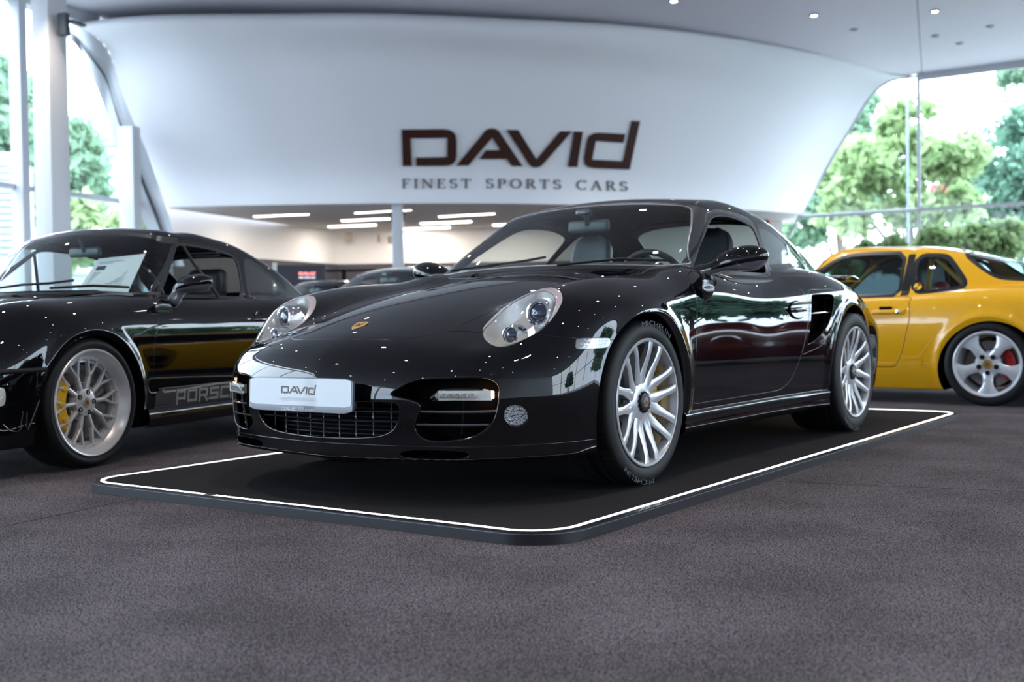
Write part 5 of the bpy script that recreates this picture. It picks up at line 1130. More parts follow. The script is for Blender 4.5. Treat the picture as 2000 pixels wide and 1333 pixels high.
# ------------------------------------------------------------------ build the left car
PAL_C = dict(PAL_T); PAL_C.update(rim=POLISHED, cap=mat('cap_grey', (.42, .42, .42), .35, .6), indicator=mat('clear_indicator', (.60, .60, .56), .15, .4, coat=1, bumps=(150, .5, .002)), trim=BLACK, seat=mat('black_seat', (.012, .013, .014), .5))
SLV = mat('mesh_spoke_silver', (.66, .66, .67), .32, .4)
def build_classic():
    root = thing('sports_car', 'older glossy black coupe at the left with grey door lettering and deep mesh wheels', 'car', (-2.69629, -.79351, FLOOR), .24081)
    P = PAL_C; lo = lambda v: .45-v[:, 0]
    S = dict(by=(-1.0, 3.4), bz=(.06, 1.34), gy=(.2, 3.0), gz=.78, arches=[(0, .27, .382), (2.27, .29, .385)],
      glass=dict(
       windscreen=((0, 2), cpoly([(-.3, 1.222), (0, 1.226), (.25, 1.219), (.42, 1.204), (.500, 1.184), (.540, 1.135), (.586, 1.05), (.640, .94), (.668, .890), (.63, .874), (.45, .884), (.2, .892), (0, .894), (-.3, .892)], 6), lambda v: (v[:, 1]-(.70+(v[:, 2]-.86)*1.14))*.65, .018),
       rear_window=((0, 2), cpoly([(-.3, 1.14), (0, 1.15), (.25, 1.14), (.38, 1.10), (.43, 1.03), (.44, .97), (.40, .935), (.2, .925), (0, .925), (-.3, .925)], 6), lambda v: 1.8-v[:, 1], .016),
       side_window=((1, 2), rpoly([(.655, .862), (.80, .965), (.96, 1.08), (1.04, 1.150), (1.12, 1.168), (1.40, 1.155), (1.60, 1.128), (1.655, 1.10), (1.60, .99), (1.54, .862)], 2), lambda v: .45-v[:, 0], .014),
       quarter_window=((1, 2), rpoly([(1.62, .868), (1.66, .95), (1.72, 1.06), (1.78, 1.10), (1.84, 1.092), (1.95, 1.05), (2.08, .975), (2.17, .905), (2.18, .872), (2.0, .866)], 2), lambda v: .42-v[:, 0], .016)),
      panels=[('door', (1, 2), cpoly([(.555, .76), (.500, .66), (.468, .574), (.458, .40), (.457, .262), (.50, .240), (.9, .238), (1.4, .242), (1.52, .27), (1.58, .36), (1.61, .5), (1.625, .62), (1.635, .72), (1.625, .79), (1.58, .84), (1.4, .853), (1.0, .853), (.68, .850), (.59, .83)], 5), lo, .0022),
       ('window_frame', (1, 2), rpoly([(.585, .842), (.80, 1.005), (.95, 1.125), (1.03, 1.182), (1.14, 1.196), (1.42, 1.182), (1.62, 1.158), (1.715, 1.125), (1.66, 1.02), (1.585, .842)], 2), lo, .0016),
       ('front_lid', (0, 1), cpoly([(-.3, -.80), (0, -.81), (.2, -.79), (.36, -.72), (.42, -.60), (.44, -.4), (.47, -.1), (.50, .2), (.50, .40), (.45, .43), (.2, .36), (0, .34), (-.3, .36)], 6), lambda v: .52-v[:, 2], .0022),
       ('lamp', (0, 2), ellipse(.605, .655, .098, .092), lambda v: v[:, 1]+.45, .0015),
       ('indicator', (1, 2), rpoly([(-.72, .34), (-.545, .338), (-.522, .352), (-.522, .42), (-.545, .430), (-.72, .43)], 2), lambda v: .45-v[:, 0], .0015),
       ('front_bumper', (1, 2), np.array([(-1.2, .498), (-.25, .498), (-.25, 0), (-1.2, 0)]), None, .0018)],
      side_glass=('side_window', 'quarter_window'), mid_glass=('windscreen', 'rear_window'), open=True)
    o = build_coupe(root, classicF, S, P, .014); body = o['body']; door = o['doors'][0]
    Sx = lambda y, z: float(classic['w'](y)+classic['q'](z)+sum(a*math.exp(-((math.hypot(y-y0, z-z0)-R)/sg)**2) for y0, z0, R, a, sg in classic['flare']))
    for s in (1, -1):
        # rubbing strip on the bumper and the guide vane outlines under it
        b = MB(); b.tube([(s*(Sx(y, .50)+.002), y, .499) for y in np.linspace(-.60, -.33, 8)], .010, 8); b.build('bumper_strip', P['rubber'], o['front_bumper'])
        b = MB(); pts = [(-.56, .262), (-.52, .232), (-.475, .222), (-.462, .232), (-.455, .315)]; b.tube([(s*(Sx(y, z)+.001), y, z) for y, z in pts], .0035, 6)
        pts = [(-.432, .31), (-.428, .236), (-.418, .226), (-.392, .30), (-.372, .36)]; b.tube([(s*(Sx(y, z)+.001), y, z) for y, z in pts], .0035, 6); b.build('bumper_flap_edge', P['slat'], o['front_bumper'])
        # door sill
        sk = MB(); prof = [(-.03, .262), (.006, .255), (.020, .243), (.020, .190), (.010, .165), (-.03, .150)]
        sk.grid(26, 6, lambda u, v: (s*(Sx(.40+1.5*u, .27)+prof[int(round(v*5))][0]), .40+1.5*u, prof[int(round(v*5))][1]-.0)); sk.build('side_sill', P['paint'], root, angle=50)
        # mirror: upright teardrop
        mirror_pod(root, (.84, .80, .915), (.105, .095, .056), (.785, .765, .885), (.762, .735, .835), P, s)
        mf = MB(); mf.grid(9, 17, lambda u, v: (s*(.775+.020*math.sin(u*math.pi)), .60+.075*math.cos(v*2*math.pi)*math.sin(u*math.pi), .775+.050*math.cos(u*math.pi)+.012*math.sin(v*2*math.pi))); mf.build('mirror_foot', P['black_gloss'], root)
        # handle
        fm = frame((s*(Sx(1.475, .715)-.012), 1.475, .716), (s, 0, .10), (0, 1, 0)); hm = MB(); hm.lathe([(0, -.006), (.030, -.004), (.046, .006), (.049, .009), (.052, .006)], 36, fm); hm.build('handle_recess', P['black_gloss'], o['doors'][0 if s > 0 else 1])
        g = MB(); g.grid(12, 13, lambda u, v: fm@Vector(((u-.5)*.17, math.cos(v*2*math.pi)*.012*(1-.3*abs(2*u-1)**2), .016+math.sin(v*2*math.pi)*.007-.010*(2*u-1)**2))); g.build('door_handle', P['paint'], o['doors'][0 if s > 0 else 1])
        # vent window bar
        vb = MB(); vb.tube([(s*.560, 1.075, 1.160), (s*.600, 1.02+.11, 1.05), (s*.655, 1.20, .93), (s*.69, 1.235, .855)], .010, 6); vb.build('vent_window_bar', P['rubber'], o['doors'][0 if s > 0 else 1])
        # washer nozzle
        wn_ = MB(); wn_.tube([(s*.83, .175, .678), (s*.838, .21, .662)], .014, 8); wn_.tube([(s*.836, .19, .668), (s*.846, .20, .645)], .009, 8); wn_.build('side_nozzle', P['rubber'], root)
        seat(root, s*.34, 1.45, .40, P['seat'], w=.23, h=.52, tilt=16)
        wheel_set(root, (s*.838, 0, .32), s, .32, .255, .225, 'mesh', dict(P, rim=SLV, cal=0), ang=.05)
        wheel_set(root, (s*.868, 2.27, .32), s, .32, .255, .265, 'mesh', dict(P, rim=SLV, cal=math.pi), ang=.3)
    # door stripe: dark grey band with wide lettering
    b = MB(); band = mat('stripe_grey', (.030, .031, .036), .3, coat=.6)
    b.grid(30, 5, lambda u, v: (Sx(.475+1.07*u, .246+.105*v)+.0012, .475+1.07*u, (.250+.104*v) if u > .06 else .250+.104*v*(.75+.25*math.sin(u/.06*math.pi/2)))); b.build('door_stripe', band, door, smooth=False)
    gl = MB(); gl.tube([(Sx(y, .355)+.002, y, .356+.0*y) for y in np.linspace(.50, 1.5, 12)], .0022, 5); gl.build('stripe_pinline', band, door)
    st, Wd = strokes(MONO, 'PORSCHE', .16); HT = .070
    stroke_text(MONO, 'PORSCHE', .16, HT, .001, 'door_lettering', mat('lettering_grey', (.30, .31, .32), .4), door, lambda x, y, l: Vector((Sx(.655+(x+Wd*HT/2), .266+y)+.0022+l, .655+(x+Wd*HT/2), .266+y)))
    # cabin
    cb = MB(); cb.grid(10, 15, lambda u, v: ((v-.5)*1.24, .50+.42*u, .835+.04*math.sin(u*math.pi))); cb.box((0, .95, .72), (1.22, .10, .24), bev=.03); cb.box((0, 1.35, .28), (1.4, 2.0, .04)); cb.box((0, 2.2, .78), (1.05, .5, .05), bev=.02)
    for s in (1, -1): cb.box((s*.70, 1.1, .64), (.04, 1.0, .36), bev=.015)
    cb.build('dashboard', P['cabin'], root, angle=50); steering(root, (.34, .93, .875), P['cabin'], tilt=20)
    rl = MB(); zr = lambda x, y: float(classic['zr'](y-classic['sh'](y)*x*x)-.12*x*x)-.03
    rl.grid(12, 11, lambda u, v: ((v-.5)*.94, .98+.85*u, zr((v-.5)*.94, .98+.85*u))); rl.build('headlining', P['cabin'], root)
    rm_ = MB(); rm_.box((.0, .90, 1.13), (.23, .03, .06), bev=.014); rm_.tube([(0, .89, 1.13), (0, .86, 1.21)], .012, 8); rm_.build('rear_view_mirror', P['mirror_in'], root)
    g_ = MB(); g_.grid(3, 21, lambda u, v: ((v-.5)*1.0, .33+.035*u+.09*((v-.5)*2)**2, .878-.004*u+.010)); g_.build('cowl_grille', P['slat'], root)
    for pts in (((-.30, .42, .905), (-.05, .46, .93), (.10, .50, .935), (.22, .56, .95)), ((.18, .42, .905), (.40, .50, .915), (.55, .62, .905)), ((-.62, .60, .90), (-.4, .48, .925), (-.2, .44, .93))): wiper(root, pts, P['rubber'], .007)
    fp = MB(); fm = frame((.705, .30, .812), (.55, 0, .83), (0, 1, 0)); fp.lathe([(.058, .0), (.060, .0012), (.062, 0)], 36, fm); fp.build('fuel_flap_line', P['rubber'], body)
    return root
classic_car = build_classic()
# printed sheet standing behind the windscreen
def place_classic(x, y, z): c, s = math.cos(.24081), math.sin(.24081); return Vector((-2.69629+c*x-s*y, -.79351+s*x+c*y, z+FLOOR))
def info_sheet():
    q = [at_px for at_px in ()]
    a, b = place_classic(.085, .72, .885), place_classic(.43, .74, .872); up = place_classic(.13, .86, 1.085)-a; up2 = place_classic(.45, .88, 1.105)-b
    s = MB(); s.add([a, b, b+up2, a+up, a+Vector((0, .003, 0)), b+Vector((0, .003, 0)), b+up2+Vector((0, .003, 0)), a+up+Vector((0, .003, 0))], [(0, 1, 2, 3), (4, 5, 6, 7), (0, 1, 5, 4), (2, 3, 7, 6), (1, 2, 6, 5), (0, 3, 7, 4)])
    o = tag(s.build('info_sheet', mat('paper', (.88, .88, .90), .7), smooth=False), 'white printed sheet leaning behind the windscreen of the older black coupe', 'paper')
    n = (b-a).cross(up).normalized(); n = n if n.dot(EYE-a) > 0 else -n
    def P_(u, v): return a*(1-u)*(1-v)+b*u*(1-v)+(b+up2)*u*v+(a+up)*(1-u)*v+n*.002
    t = MB(); rs = random.Random(2)
    def bar(u0, u1, v, h): t.add([P_(u0, v), P_(u1, v), P_(u1, v+h), P_(u0, v+h)], [(0, 1, 2, 3)])
    for k, (u0, u1, v) in enumerate([(.10, .62, .86), (.10, .40, .82)]+[(.10, .52+.3*rs.random(), .56-.045*i) for i in range(9)]): bar(u0, u1 if k > 1 else u1, v, .018)
    for i in range(9): bar(.10, .80, .57-.045*i, .012)
    t.build('printed_lines', mat('print_grey', (.38, .38, .42), .7), o, smooth=False)
    t = MB(); t.add([P_(.10, .64), P_(.30, .64), P_(.30, .76), P_(.10, .76)], [(0, 1, 2, 3)]); t.build('printed_picture', mat('print_dark', (.06, .06, .10), .7), o, smooth=False)
info_sheet()
# ------------------------------------------------------------------ right car: yellow coupe with a glass hatch
hatch = dict(
 zc=spl([(-1.0, .40), (-.9, .46), (-.7, .56), (-.3, .67), (.1, .765), (.4, .83), (.7, .85), (1.2, .84), (2.2, .85), (2.8, .86), (3.2, .84), (3.4, .80)]),
 crown=.12,
 zf=spl([(-1.0, .40), (-.86, .50), (-.6, .64), (-.3, .74), (0, .79), (.4, .825), (.8, .845), (1.4, .85), (2.0, .87), (2.4, .885), (2.8, .88), (3.2, .85), (3.4, .80)]),
 xf=spl([(-1.0, .58), (-.4, .64), (.2, .66), (.8, .64), (1.6, .64), (2.4, .66), (3.3, .60)]),
 kin=1.8, kout=2.2, rr=.06,
 w=spl([(-.95, .80), (-.5, .84), (0, .855), (.4, .83), (.8, .82), (1.4, .82), (1.8, .83), (2.1, .855), (2.4, .868), (2.9, .85), (3.3, .80)]),
 q=spl([(.05, -.10), (.15, -.05), (.25, -.018), (.35, -.006), (.45, 0), (.55, -.001), (.62, -.006), (.70, -.018), (.76, -.034), (.82, -.06), (.90, -.115)]),
 flare=[(0, .31, .35, .014, .03), (2.40, .31, .36, .014, .035)],
 yn=spl([(.0, -.84), (.12, -.88), (.25, -.90), (.4, -.90), (.5, -.87), (.6, -.80), (.7, -.70)]),
 bow=spl([(-.1, .004), (0, 0), (.1, .004), (.5, .09), (.65, .18), (.75, .29), (.82, .40), (.87, .52), (.95, .8)]),
 yt=spl([(.0, 3.30), (.3, 3.40), (.5, 3.42), (.7, 3.40), (.9, 3.35)]),
 bowr=spl([(-.1, .006), (0, 0), (.1, .006), (.5, .07), (.7, .15), (.8, .26), (.9, .5)]),
 sh=spl([(0.2, 0.4905), (0.9, 0.4376), (1.3, 0.1497), (1.7, -0.0245), (2.3, -0.1293), (3, -0.1254)]),
 zr=spl([(0, 0.6624), (0.2, 0.7541), (0.38, 0.8328), (0.58, 0.9379), (0.78, 1.036), (0.98, 1.19), (1.15, 1.249), (1.35, 1.258), (1.6, 1.248), (1.9, 1.232), (2.15, 1.182), (2.45, 1.104), (2.8, 1.02), (3.1, 0.9375), (3.35, 0.8579)]),
 rc=.10, zb=.83, tum=.44, tumc=.30, rg=.08, ru=.03,
 sg=spl([(0.2, 0.6607), (0.5, 0.691), (0.8, 0.7113), (1.2, 0.7164), (1.6, 0.7161), (2, 0.7007), (2.4, 0.6705), (2.8, 0.6203), (3.3, 0.5401)]),
 zlow=spl([(-1.0, .14), (-.5, .14), (0, .12), (1.5, .105), (2.0, .105), (3.0, .18), (3.4, .25)]),
)
hatchF = car_field(hatch)
# ------------------------------------------------------------------ build the right car
YELLOW = paint('yellow_paint', (.80, .40, .004), .3)
PAL_H = dict(PAL_T); PAL_H.update(paint=YELLOW, rim=mat('five_spoke_silver', (.66, .68, .71), .32, .25, coat=.5), caliper=REDC, cap=GOLD, seat=mat('red_seat', (.40, .012, .01), .6), trim=YELLOW, pillar_trim=mat('black_frame', (.010, .010, .014), .22, coat=.6), glass=glass_mat('green_tint_glass', (.36, .48, .46), strength=1.5), glass_dark=glass_mat('quarter_glass', (.45, .52, .50), strength=1.2), front_bumper=YELLOW)
def build_hatch():
    root = thing('sports_car', 'yellow hatchback coupe with five-spoke silver wheels behind the centre car', 'car', (-1.33623908, 5.77682081, FLOOR), -1.58524073)
    P = PAL_H; P['glass_far'] = glass_mat('shade_tint_far_glass', (.03, .04, .045)); lo = lambda v: .42-v[:, 0]  # cabin darkness is put into the near-black tint of the far pane
    S = dict(by=(-1.0, 3.5), bz=(.06, 1.30), gy=(0, 3.5), gz=.78, arches=[(0, .26, .375), (2.42, .25, .380)],
      glass=dict(
       windscreen=((0, 2), cpoly([(-.3, 1.19), (0, 1.195), (.3, 1.185), (.46, 1.165), (.515, 1.135), (.56, 1.06), (.62, .96), (.665, .88), (.64, .855), (.4, .865), (0, .87), (-.3, .87)], 6), lambda v: (v[:, 1]-(.74+(v[:, 2]-.85)*1.45))*.57, .018),
       rear_window=((1, 2), rpoly([(2.12, 1.40), (2.165, 1.155), (2.27, 1.068), (2.385, .985), (2.46, .957), (2.62, .945), (3.0, .93), (3.22, .93), (3.24, 1.40)], 2), None, .024),
       side_window=((1, 2), rpoly([(.66, .850), (.86, .955), (1.06, 1.055), (1.15, 1.115), (1.25, 1.158), (1.42, 1.168), (1.700, 1.160), (1.705, .848)], 1), lambda v: .42-v[:, 0], .028),
       quarter_window=((1, 2), rpoly([(1.825, 1.135), (2.015, 1.125), (2.06, 1.09), (2.175, .935), (2.18, .905), (2.11, .886), (1.825, .868)], 2, .2), lambda v: .42-v[:, 0], .032)),
      panels=[('door', (1, 2), cpoly([(.44, .74), (.41, .55), (.40, .33), (.45, .278), (1.0, .276), (1.5, .278), (1.69, .280), (1.735, .32), (1.77, .392), (1.812, .57), (1.826, .677), (1.815, .77), (1.80, .82), (1.5, .824), (1.0, .818), (.65, .812), (.50, .80)], 5), lo, .0055),
       ('pillar_trim', (1, 2), np.array([(1.730, .832), (1.792, .832), (1.795, 1.16), (1.742, 1.16)]), lambda v: .40-v[:, 0], .0016),
       ('window_frame', (1, 2), rpoly([(.60, .835), (.88, 1.010), (1.02, 1.088), (1.25, 1.190), (1.42, 1.206), (1.78, 1.200), (1.79, .835)], 1), lambda v: .40-v[:, 0], .0022),
       ('front_lid', (0, 1), cpoly([(-.3, -.80), (0, -.81), (.3, -.78), (.50, -.66), (.56, -.4), (.60, -.1), (.63, .25), (.60, .32), (.3, .27), (0, .25), (-.3, .26)], 6), lambda v: .5-v[:, 2], .0022),
       ('lamp', (0, 1), ellipse(.58, -.62, .11, .13), lambda v: .5-v[:, 2], .002),
       ('sill_panel', (1, 2), np.array([(.38, .262), (1.70, .262), (1.775, .27), (1.90, .37), (1.99, .485), (2.03, .525), (2.07, .541), (2.14, .543), (2.14, .0), (.36, 0)]), lo, .0016)],
      side_glass=('side_window', 'quarter_window'), mid_glass=('windscreen', 'rear_window'))
    o = build_coupe(root, hatchF, S, P, .015)
    Sx = lambda y, z: float(hatch['w'](y)+hatch['q'](z))
    for s in (1, -1):
        d = o['doors'][0 if s > 0 else 1]
        h = MB(); fm = frame((s*(Sx(1.66, .707)+.002), 1.66, .706), (s, 0, .06), (0, 1, 0))
        h.grid(14, 13, lambda u, v: fm@Vector(((u-.5)*.255, math.cos(v*2*math.pi)*(.017+.005*u), .006+math.sin(v*2*math.pi)*.012*(1-.6*abs(2*u-1)**4)))); hd = h.build('door_handle', P['paint'], d)
        h = MB(); h.box(fm@Vector((-.02, s*.030 if False else .030, .002)), (.004, .10, .024), bev=.0015); h.build('handle_recess', P['black'], d)
        lk = MB(); lk.lathe([(0, .021), (.014, .020), (.017, .016)], 20, fm@Matrix.Translation((.075, 0, 0))); lk.build('door_lock', P['chrome'], hd)
        wheel_set(root, (s*.845, 0, .31), s, .315, .235, .22, 'five', dict(P, cal=0), ang=math.pi/2)
        wheel_set(root, (s*.862, 2.40, .31), s, .315, .235, .25, 'five', dict(P, cal=math.pi), ang=math.pi/2)
        seat(root, s*.36, 1.60, .36, P['seat'], w=.25, h=.62, tilt=16, head=False)
        # cage behind the seats
        c = MB(); c.tube([(s*.50, 1.86, .50), (s*.52, 1.88, .90), (s*.47, 1.90, 1.12), (s*.40, 1.90, 1.17), (0, 1.90, 1.18)], .022, 10); c.tube([(s*.46, 1.93, 1.12), (s*.55, 2.45, .62)], .020, 10); c.tube([(s*.60, .62, .70), (s*.56, .95, .98), (s*.47, 1.16, 1.13)], .020, 10); c.build('roll_cage', mat('cage_yellow', (.62, .36, .04), .35, coat=.5), root)
        st = MB(); fm = frame((s*.690, 1.852, .900), (s, 0, .4), (0, 1, 0)); st.lathe([(0, .002), (.030, .002)], 24, fm); so = st.build('round_sticker', mat('sticker_yellow', (.75, .55, .02), .4), root, smooth=False); st = MB()
        for a in (.4, 3.5): st.prism([(0, 0)]+[(.028*math.cos(a+t), .028*math.sin(a+t)) for t in np.linspace(0, 1.2, 6)], .0022, .003, fm)
        st.build('sticker_marks', P['crest_red'], so, smooth=False)
        mirror_pod(root, (.86, .74, .915), (.10, .085, .06), (.80, .72, .875), (.72, .66, .825), P, s)
        fl_ = MB(); fl_.tube([(s*(Sx(y, z)+.002), y, z) for y, z in ((1.76, .36), (1.84, .352), (1.915, .348), (1.925, .32), (1.91, .285))], .0025, 6); fl_.build('sill_crease', P['paint'], root)
    cb = MB(); cb.grid(8, 13, lambda u, v: ((v-.5)*1.28, .42+.45*u, .83+.04*math.sin(u*math.pi))); cb.box((0, 1.4, .26), (1.4, 2.2, .04)); cb.box((0, 2.6, .70), (1.3, .9, .04))
    cb.build('dashboard', P['cabin'], root, angle=50); steering(root, (.36, .98, .86), P['cabin'])
    rl = MB(); zr = lambda x, y: float(hatch['zr'](y-hatch['sh'](y)*x*x)-.10*x*x)-.03
    rl.grid(12, 11, lambda u, v: ((v-.5)*1.0, 1.12+.9*u, zr((v-.5)*1.0, 1.12+.9*u))); rl.build('headlining', P['cabin'], root)
    an = MB(); an.add([(0, 1.98, 1.235), (0, 2.06, 1.228), (0, 2.05, 1.272), (.004, 1.98, 1.235), (.004, 2.06, 1.228), (.004, 2.05, 1.272)], [(0, 1, 2), (3, 4, 5), (0, 1, 4, 3), (1, 2, 5, 4), (0, 2, 5, 3)]); an.build('roof_antenna', P['rubber'], root)
    ln = MB(); ln.tube([(.516+.0*i, y, z) for i, (y, z) in enumerate([(1.80, 1.198), (1.80, 1.21)])], .003, 5)
    return root
hatch_car = build_hatch()
# ------------------------------------------------------------------ further cars standing in the hall
MAROON = paint('dark_red_paint', (.13, .003, .008), .25); SILV = mat('silver_paint', (.62, .65, .68), .32, .3, coat=1); NAVY = paint('dark_blue_paint', (.006, .012, .018), .2)
maroon = dup(classic_car, (3.95, 6.15, FLOOR), -1.56, 'dark red coupe outside the picture, mirrored in the side of the centre car', {BLACK: MAROON})
q = W(-1.02, 12.6); silver = dup(turbo_car, (q.x, q.y-1.5, FLOOR), 0, 'silver coupe of which roof and windscreen show behind the centre car bonnet', {BLACK: SILV})
q = W(-2.78, 16.6); dark = dup(classic_car, (q.x+.2, q.y-1.3, FLOOR), -.1, 'dark coupe far behind, its roof showing between the two black cars', {BLACK: NAVY})
# ------------------------------------------------------------------ back of the hall
tq = at_D(588, 520, 19.5); td = thing('illuminated_totem', 'dark box sign with pale edge and glowing red letters in the back room', 'sign', (tq.x, tq.y, FLOOR), -YAW+.18)
b = MB(); b.box((0, 0, .83), (.83, .16, 1.66), bev=.01); b.build('sign_case', mat('totem_dark', (.035, .034, .045), .4), td)
b = MB(); b.box((-.44, 0, .85), (.07, .20, 1.70), bev=.005); b.build('pale_edge', mat('totem_edge', (.62, .60, .54), .6), td)
fm = frame((.10, -.085, 1.51), (0, -1, 0), (1, 0, 0)); logo(fm, .275/1657, .012, 'glowing_lettering', mat('red_glow', (1, .3, .3), .4, emit=(1, .28, .27), es=1.6), td)
text_mesh('FINEST SPORTS CARS', fm@Matrix.Translation((0, -.085, 0)), .036, .006, 'glowing_subtitle', mat('white_glow', (.8, .8, .9), .4, emit=(.85, .88, 1), es=1.3), td, width=.27)
for k, (u, v, w, h, lb) in enumerate(((682, 463, .16, .22, 'left one on the warm back wall'), (740, 466, .07, .20, 'narrow middle one on the warm back wall'), (762, 469, .12, .18, 'right one close to the slim column'))):
    b = MB(); p_ = at_D(u, v, 28.3); b.box(p_, (w, .10, h), R=Rz(-YAW), bev=.01); tag(b.build('wall_box', mat('beige_box', (.40, .34, .28), .6)), 'small beige box, '+lb, 'wall box')
sh = at_D(672, 538, 24.0); shf = thing('display_shelf', 'dark shelf with a grey box in the unlit back room left of the slim column', 'shelf', (sh.x, sh.y, FLOOR), -YAW)
b = MB()
for z in (.5, .95, 1.4, 1.75): b.box((0, 0, z), (1.5, .35, .03))
for x in (-.74, 0, .74): b.box((x, 0, .88), (.04, .35, 1.78))
b.build('shelf_frame', BLK, shf); b = MB(); b.box((.30, -.02, 1.10), (.22, .25, .26), bev=.01); b.box((-.05, -.02, 1.08), (.25, .25, .2), bev=.01); b.build('shelf_boxes', mat('grey_box', (.16, .15, .16), .6), shf)
# ------------------------------------------------------------------ outside
GRASS = mat('grass', (.10, .17, .05), .9, noise=(2.5, (.16, .24, .08), 4, .4, .6)); ASPH = mat('pavement', (.26, .27, .26), .9, noise=(8, (.32, .33, .31), 3, .4, .6))
g = MB(); c = [W(-120, -60), W(120, -60), W(120, 160), W(-120, 160)]; g.add([(p.x, p.y, FLOOR-.32) for p in c], [(0, 1, 2, 3)]); tag(g.build('ground', ASPH, smooth=False), 'pale pavement around the building seen through the tall windows', 'ground', kind='stuff')
def leaf_mat(name, a, b2):
    m = mat(name, a, .55, noise=(1.5, b2, 2, .35, .65)); nt = m.node_tree; p = nt.nodes['Principled BSDF']; out = nt.nodes['Material Output']; tr = nt.nodes.new('ShaderNodeBsdfTranslucent'); mx = nt.nodes.new('ShaderNodeMixShader'); mx.inputs[0].default_value = .45
    src = p.inputs['Base Color'].links[0].from_socket; nt.links.new(src, tr.inputs['Color']); nt.links.new(p.outputs[0], mx.inputs[1]); nt.links.new(tr.outputs[0], mx.inputs[2]); nt.links.new(mx.outputs[0], out.inputs[0]); return m
LEAF = [leaf_mat('leaves_fresh', (.26, .38, .17), (.38, .50, .24)), leaf_mat('leaves_mid', (.17, .30, .19), (.27, .42, .27)), leaf_mat('leaves_deep', (.10, .22, .16), (.18, .33, .22))]
BARK = mat('bark', (.12, .09, .07), .9)
def tree(label, base, H, crown, n, lm, seed, leaf=.22, group=None, trunk=True):
    """crown: list of blobs (dx along view right, dz, r)"""
    rs = np.random.RandomState(seed); t = thing('tree', label, 'tree', base, 0, group); rt = Vector((math.cos(YAW), -math.sin(YAW), 0))
    if trunk:
        b = MB(); b.tube([(0, 0, 0), (.1, .05, H*.25), (0, .1, H*.5), (.05, 0, H*.8)], [H*.022, H*.017, H*.012, H*.004], 9)
        for dx, dz, r in crown: b.tube([(0, 0, min(dz, H)*.45), tuple(rt*dx*.55+Vector((0, 0, dz*.75))), tuple(rt*dx+Vector((0, 0, dz)))], [H*.010, H*.006, H*.002], 6)
        b.build('trunk', BARK, t)
    per = [max(40, int(n*r*r/sum(q[2]**2 for q in crown))) for _, _, r in crown]; V = []
    for (dx, dz, r), k in zip(crown, per):
        sub = rs.normal(size=(max(5, int(9*r)), 3)); sub = sub/np.linalg.norm(sub, axis=1)[:, None]*r*(.35+.6*rs.rand(len(sub), 1)); sub[:, 2] *= .75
        ci = rs.randint(len(sub), size=k); P_ = sub[ci]+rs.normal(size=(k, 3))*r*.17; c = np.array(rt)*dx+np.array([0, 0, dz]); P_ = P_+c
        a = rs.normal(size=(k, 3)); a /= np.linalg.norm(a, axis=1)[:, None]; d = rs.normal(size=(k, 3)); d = np.cross(a, d); d /= np.linalg.norm(d, axis=1)[:, None]; s = leaf*(.6+.8*rs.rand(k, 1))
        V.append(np.stack([P_-a*s, P_+d*s*.55, P_+a*s, P_-d*s*.55], 1).reshape(-1, 3))
    V = np.concatenate(V); F_ = np.arange(len(V)).reshape(-1, 4); T_2 = np.concatenate([F_[:, [0, 1, 2]], F_[:, [0, 2, 3]]])
    link('foliage', mesh_data('foliage', V, T_2, None, smooth=False), LEAF[lm], t); return t
def tb(u, D): p_ = at_D(u, 600, D); p_.z = FLOOR-.3; return p_
def hz(v, D, u=1000): return (620.8-.0149*(u-1000)-v)/FPX*D+CZ+.34
tree('tall dense tree at the far left edge beyond the window', tb(-30, 37), 11, [(-1.2, hz(190, 37), 1.9), (.5, hz(250, 37), 1.5), (.2, hz(140, 37), 1.3), (-.8, hz(350, 37), 2.0)], 9000, 1, 1)
tree('green tree between the two left window posts', tb(105, 45), 11, [(-1.0, hz(200, 45), 1.4), (.5, hz(275, 45), 1.6), (-1.2, hz(340, 45), 1.7), (1.3, hz(345, 45), 1.5), (.9, hz(430, 45), 1.7)], 9000, 1, 2)
tree('lower bushy tree in front of the pale office block', tb(225, 33), 5, [(-.2, hz(425, 33), 1.1), (.9, hz(435, 33), 1.0), (-1.2, hz(440, 33), 1.0), (1.9, hz(450, 33), .9)], 7000, 0, 3)
tree('spreading oak-like tree seen in the middle of the right window', tb(1775, 38), 9, [(-.3, hz(255, 38), 1.15), (-1.3, hz(330, 38), 1.3), (1.0, hz(340, 38), 1.2), (-2.2, hz(365, 38), 1.0), (2.0, hz(300, 38), 1.1), (-.3, hz(400, 38), 1.2), (1.6, hz(410, 38), 1.1), (-2.0, hz(435, 38), 1.0), (.4, hz(455, 38), .9)], 8000, 0, 4, leaf=.20)
tree('darker tree against the slanting edge of the right window', tb(1640, 50), 10, [(-.3, hz(330, 50), 1.6), (.5, hz(265, 50), 1.2), (-1.2, hz(400, 50), 1.6), (1.0, hz(380, 50), 1.5), (1.2, hz(205, 50), .6), (-1.6, hz(455, 50), 1.3)], 6500, 1, 5)
tree('large dense tree filling the right edge of the window', tb(2010, 54), 12, [(.4, hz(270, 54), 2.2), (-.9, hz(340, 54), 2.2), (1.0, hz(380, 54), 2.4), (-2.4, hz(410, 54), 1.8), (-.8, hz(455, 54), 2.0)], 12000, 2, 6, leaf=.2)
tree('leafy branches hanging in at the top right corner', tb(2080, 30), 8.5, [(-.9, hz(165, 30), .75), (-.1, hz(150, 30), .9), (.9, hz(200, 30), 1.4), (-.4, hz(205, 30), .45)], 4000, 1, 7, leaf=.16)
tree('hedge of light green shrubs low behind the yellow car roof', tb(1900, 26), 3, [(-1.9, hz(515, 26), .5), (-.9, hz(500, 26), .6), (0, hz(490, 26), .6), (.9, hz(485, 26), .6), (-2.8, hz(520, 26), .5)], 9000, 0, 8, leaf=.14, trunk=False)
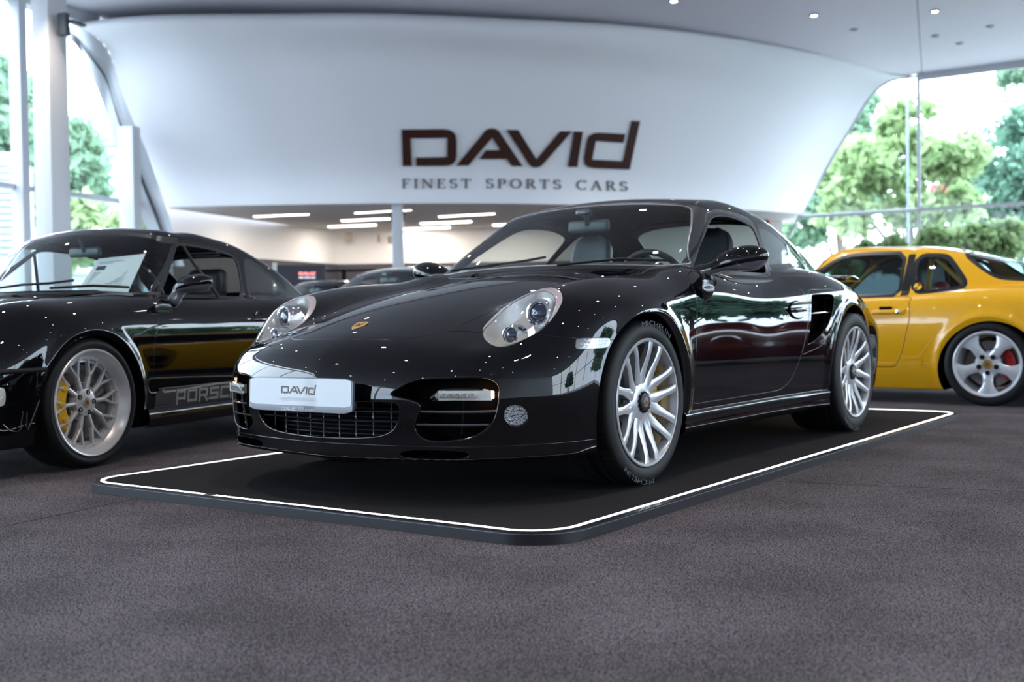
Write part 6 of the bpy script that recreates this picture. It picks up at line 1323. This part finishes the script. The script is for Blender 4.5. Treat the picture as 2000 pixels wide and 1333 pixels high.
for k, (R_, D_, s) in enumerate(((24, 14, 1.0), (27, 3, 1.2), (24, -8, 1.0), (-24, 8, 1.1), (-28, -4, 1.2), (21, 24, .8), (23.5, 20, 1.0), (27, 27, 1.2), (35, 11, 1.3))):
    tree('leafy tree outside the side glazing, only mirrored in the black paint', W(R_, D_, FLOOR-.3), 9*s, [(0, 5.6*s, 1.6*s), (1.6*s, 4.4*s, 1.3*s), (-1.6*s, 4.6*s, 1.3*s), (.3, 3.2*s, 1.5*s), (-2.6*s, 2.8*s, 1.0*s), (2.6*s, 2.8*s, 1.0*s)], 5000, 1 if k % 2 else 2, 20+k, leaf=.3, group='trees mirrored in the paint')
# pale office block at the left
ob = tb(205, 62); of = thing('office_building', 'pale flat-roofed office block seen through the left windows between trees', 'building', ob, -YAW+.25); PW = mat('pale_facade', (.62, .66, .70), .7); GW = mat('facade_glass', (.30, .36, .42), .15, .2)
b = MB(); b.box((2, 0, 5.0), (17, 10, 10.0)); b.build('facade', PW, of, smooth=False); b = MB(); b.box((2, 0, 10.15), (18, 11, .45)); b.build('roof_slab', mat('roof_grey', (.34, .36, .42), .6), of, smooth=False)
for r_ in range(3):
    for c_i in range(7): b = MB(); b.box((-5.2+2.4*c_i, -5.02, 2.2+3.0*r_), (1.7, .12, 1.6)); b.build('window', GW, of, smooth=False)
    b = MB(); b.box((2, -5.3, 3.6+3.0*r_), (17.2, .8, .18)); b.build('balcony_slab', PW, of, smooth=False)
sb_ = tb(8, 25); shd = thing('shed', 'low white shed with louvred boards at the far left edge outside', 'shed', sb_, -YAW+.3); b = MB(); b.box((-1.6, 0, 2.3), (4.2, 3, 4.6)); b.build('shed_wall', PW, shd, smooth=False); b = MB()
for k in range(15): b.box((-1.6, -1.53, 2.4+.14*k), (4.0, .05, .09))
b.build('louvres', mat('louvre_grey', (.45, .48, .52), .5), shd, smooth=False); b = MB(); b.box((.1, -1.55, .9), (.6, .06, 1.4)); b.build('shed_window', GW, shd, smooth=False)
b = MB(); p_ = tb(2, 26); p_.z = 1.7; b.box(p_, (.35, .3, 1.5), R=Rz(-YAW), bev=.02); tag(b.build('red_box', mat('red_panel', (.55, .02, .02), .5)), 'red upright panel at the far left edge outside', 'panel')
b = MB(); b.tube([tb(1775, 33), tb(1775, 33)+Vector((0, 0, 8.2))], .035, 8); tag(b.build('lamp_post', mat('pole_grey', (.20, .24, .30), .5)), 'slender grey pole outside the right window', 'pole')
vb_ = tb(1855, 60); van = thing('delivery_shed', 'white louvred wall low behind the trees at the right', 'building', vb_, -YAW); b = MB(); b.box((0, 1, 2.3), (3.6, 2, 4.6)); b.build('white_wall', PW, van, smooth=False); b = MB()
for k in range(12): b.box((0, -.03, 2.2+.2*k), (3.5, .05, .12))
b.build('louvres', mat('louvre_white', (.70, .73, .76), .5), van, smooth=False)
b = MB(); p_ = at_D(1856, 372, 52); b.box(p_, (1.6, .3, .55), R=Rz(-YAW)); b.tube([tb(1856, 52), p_], .08, 6); tag(b.build('red_sign', mat('red_sign', (.45, .05, .05), .5)), 'small red sign far behind the trees in the right window', 'sign')
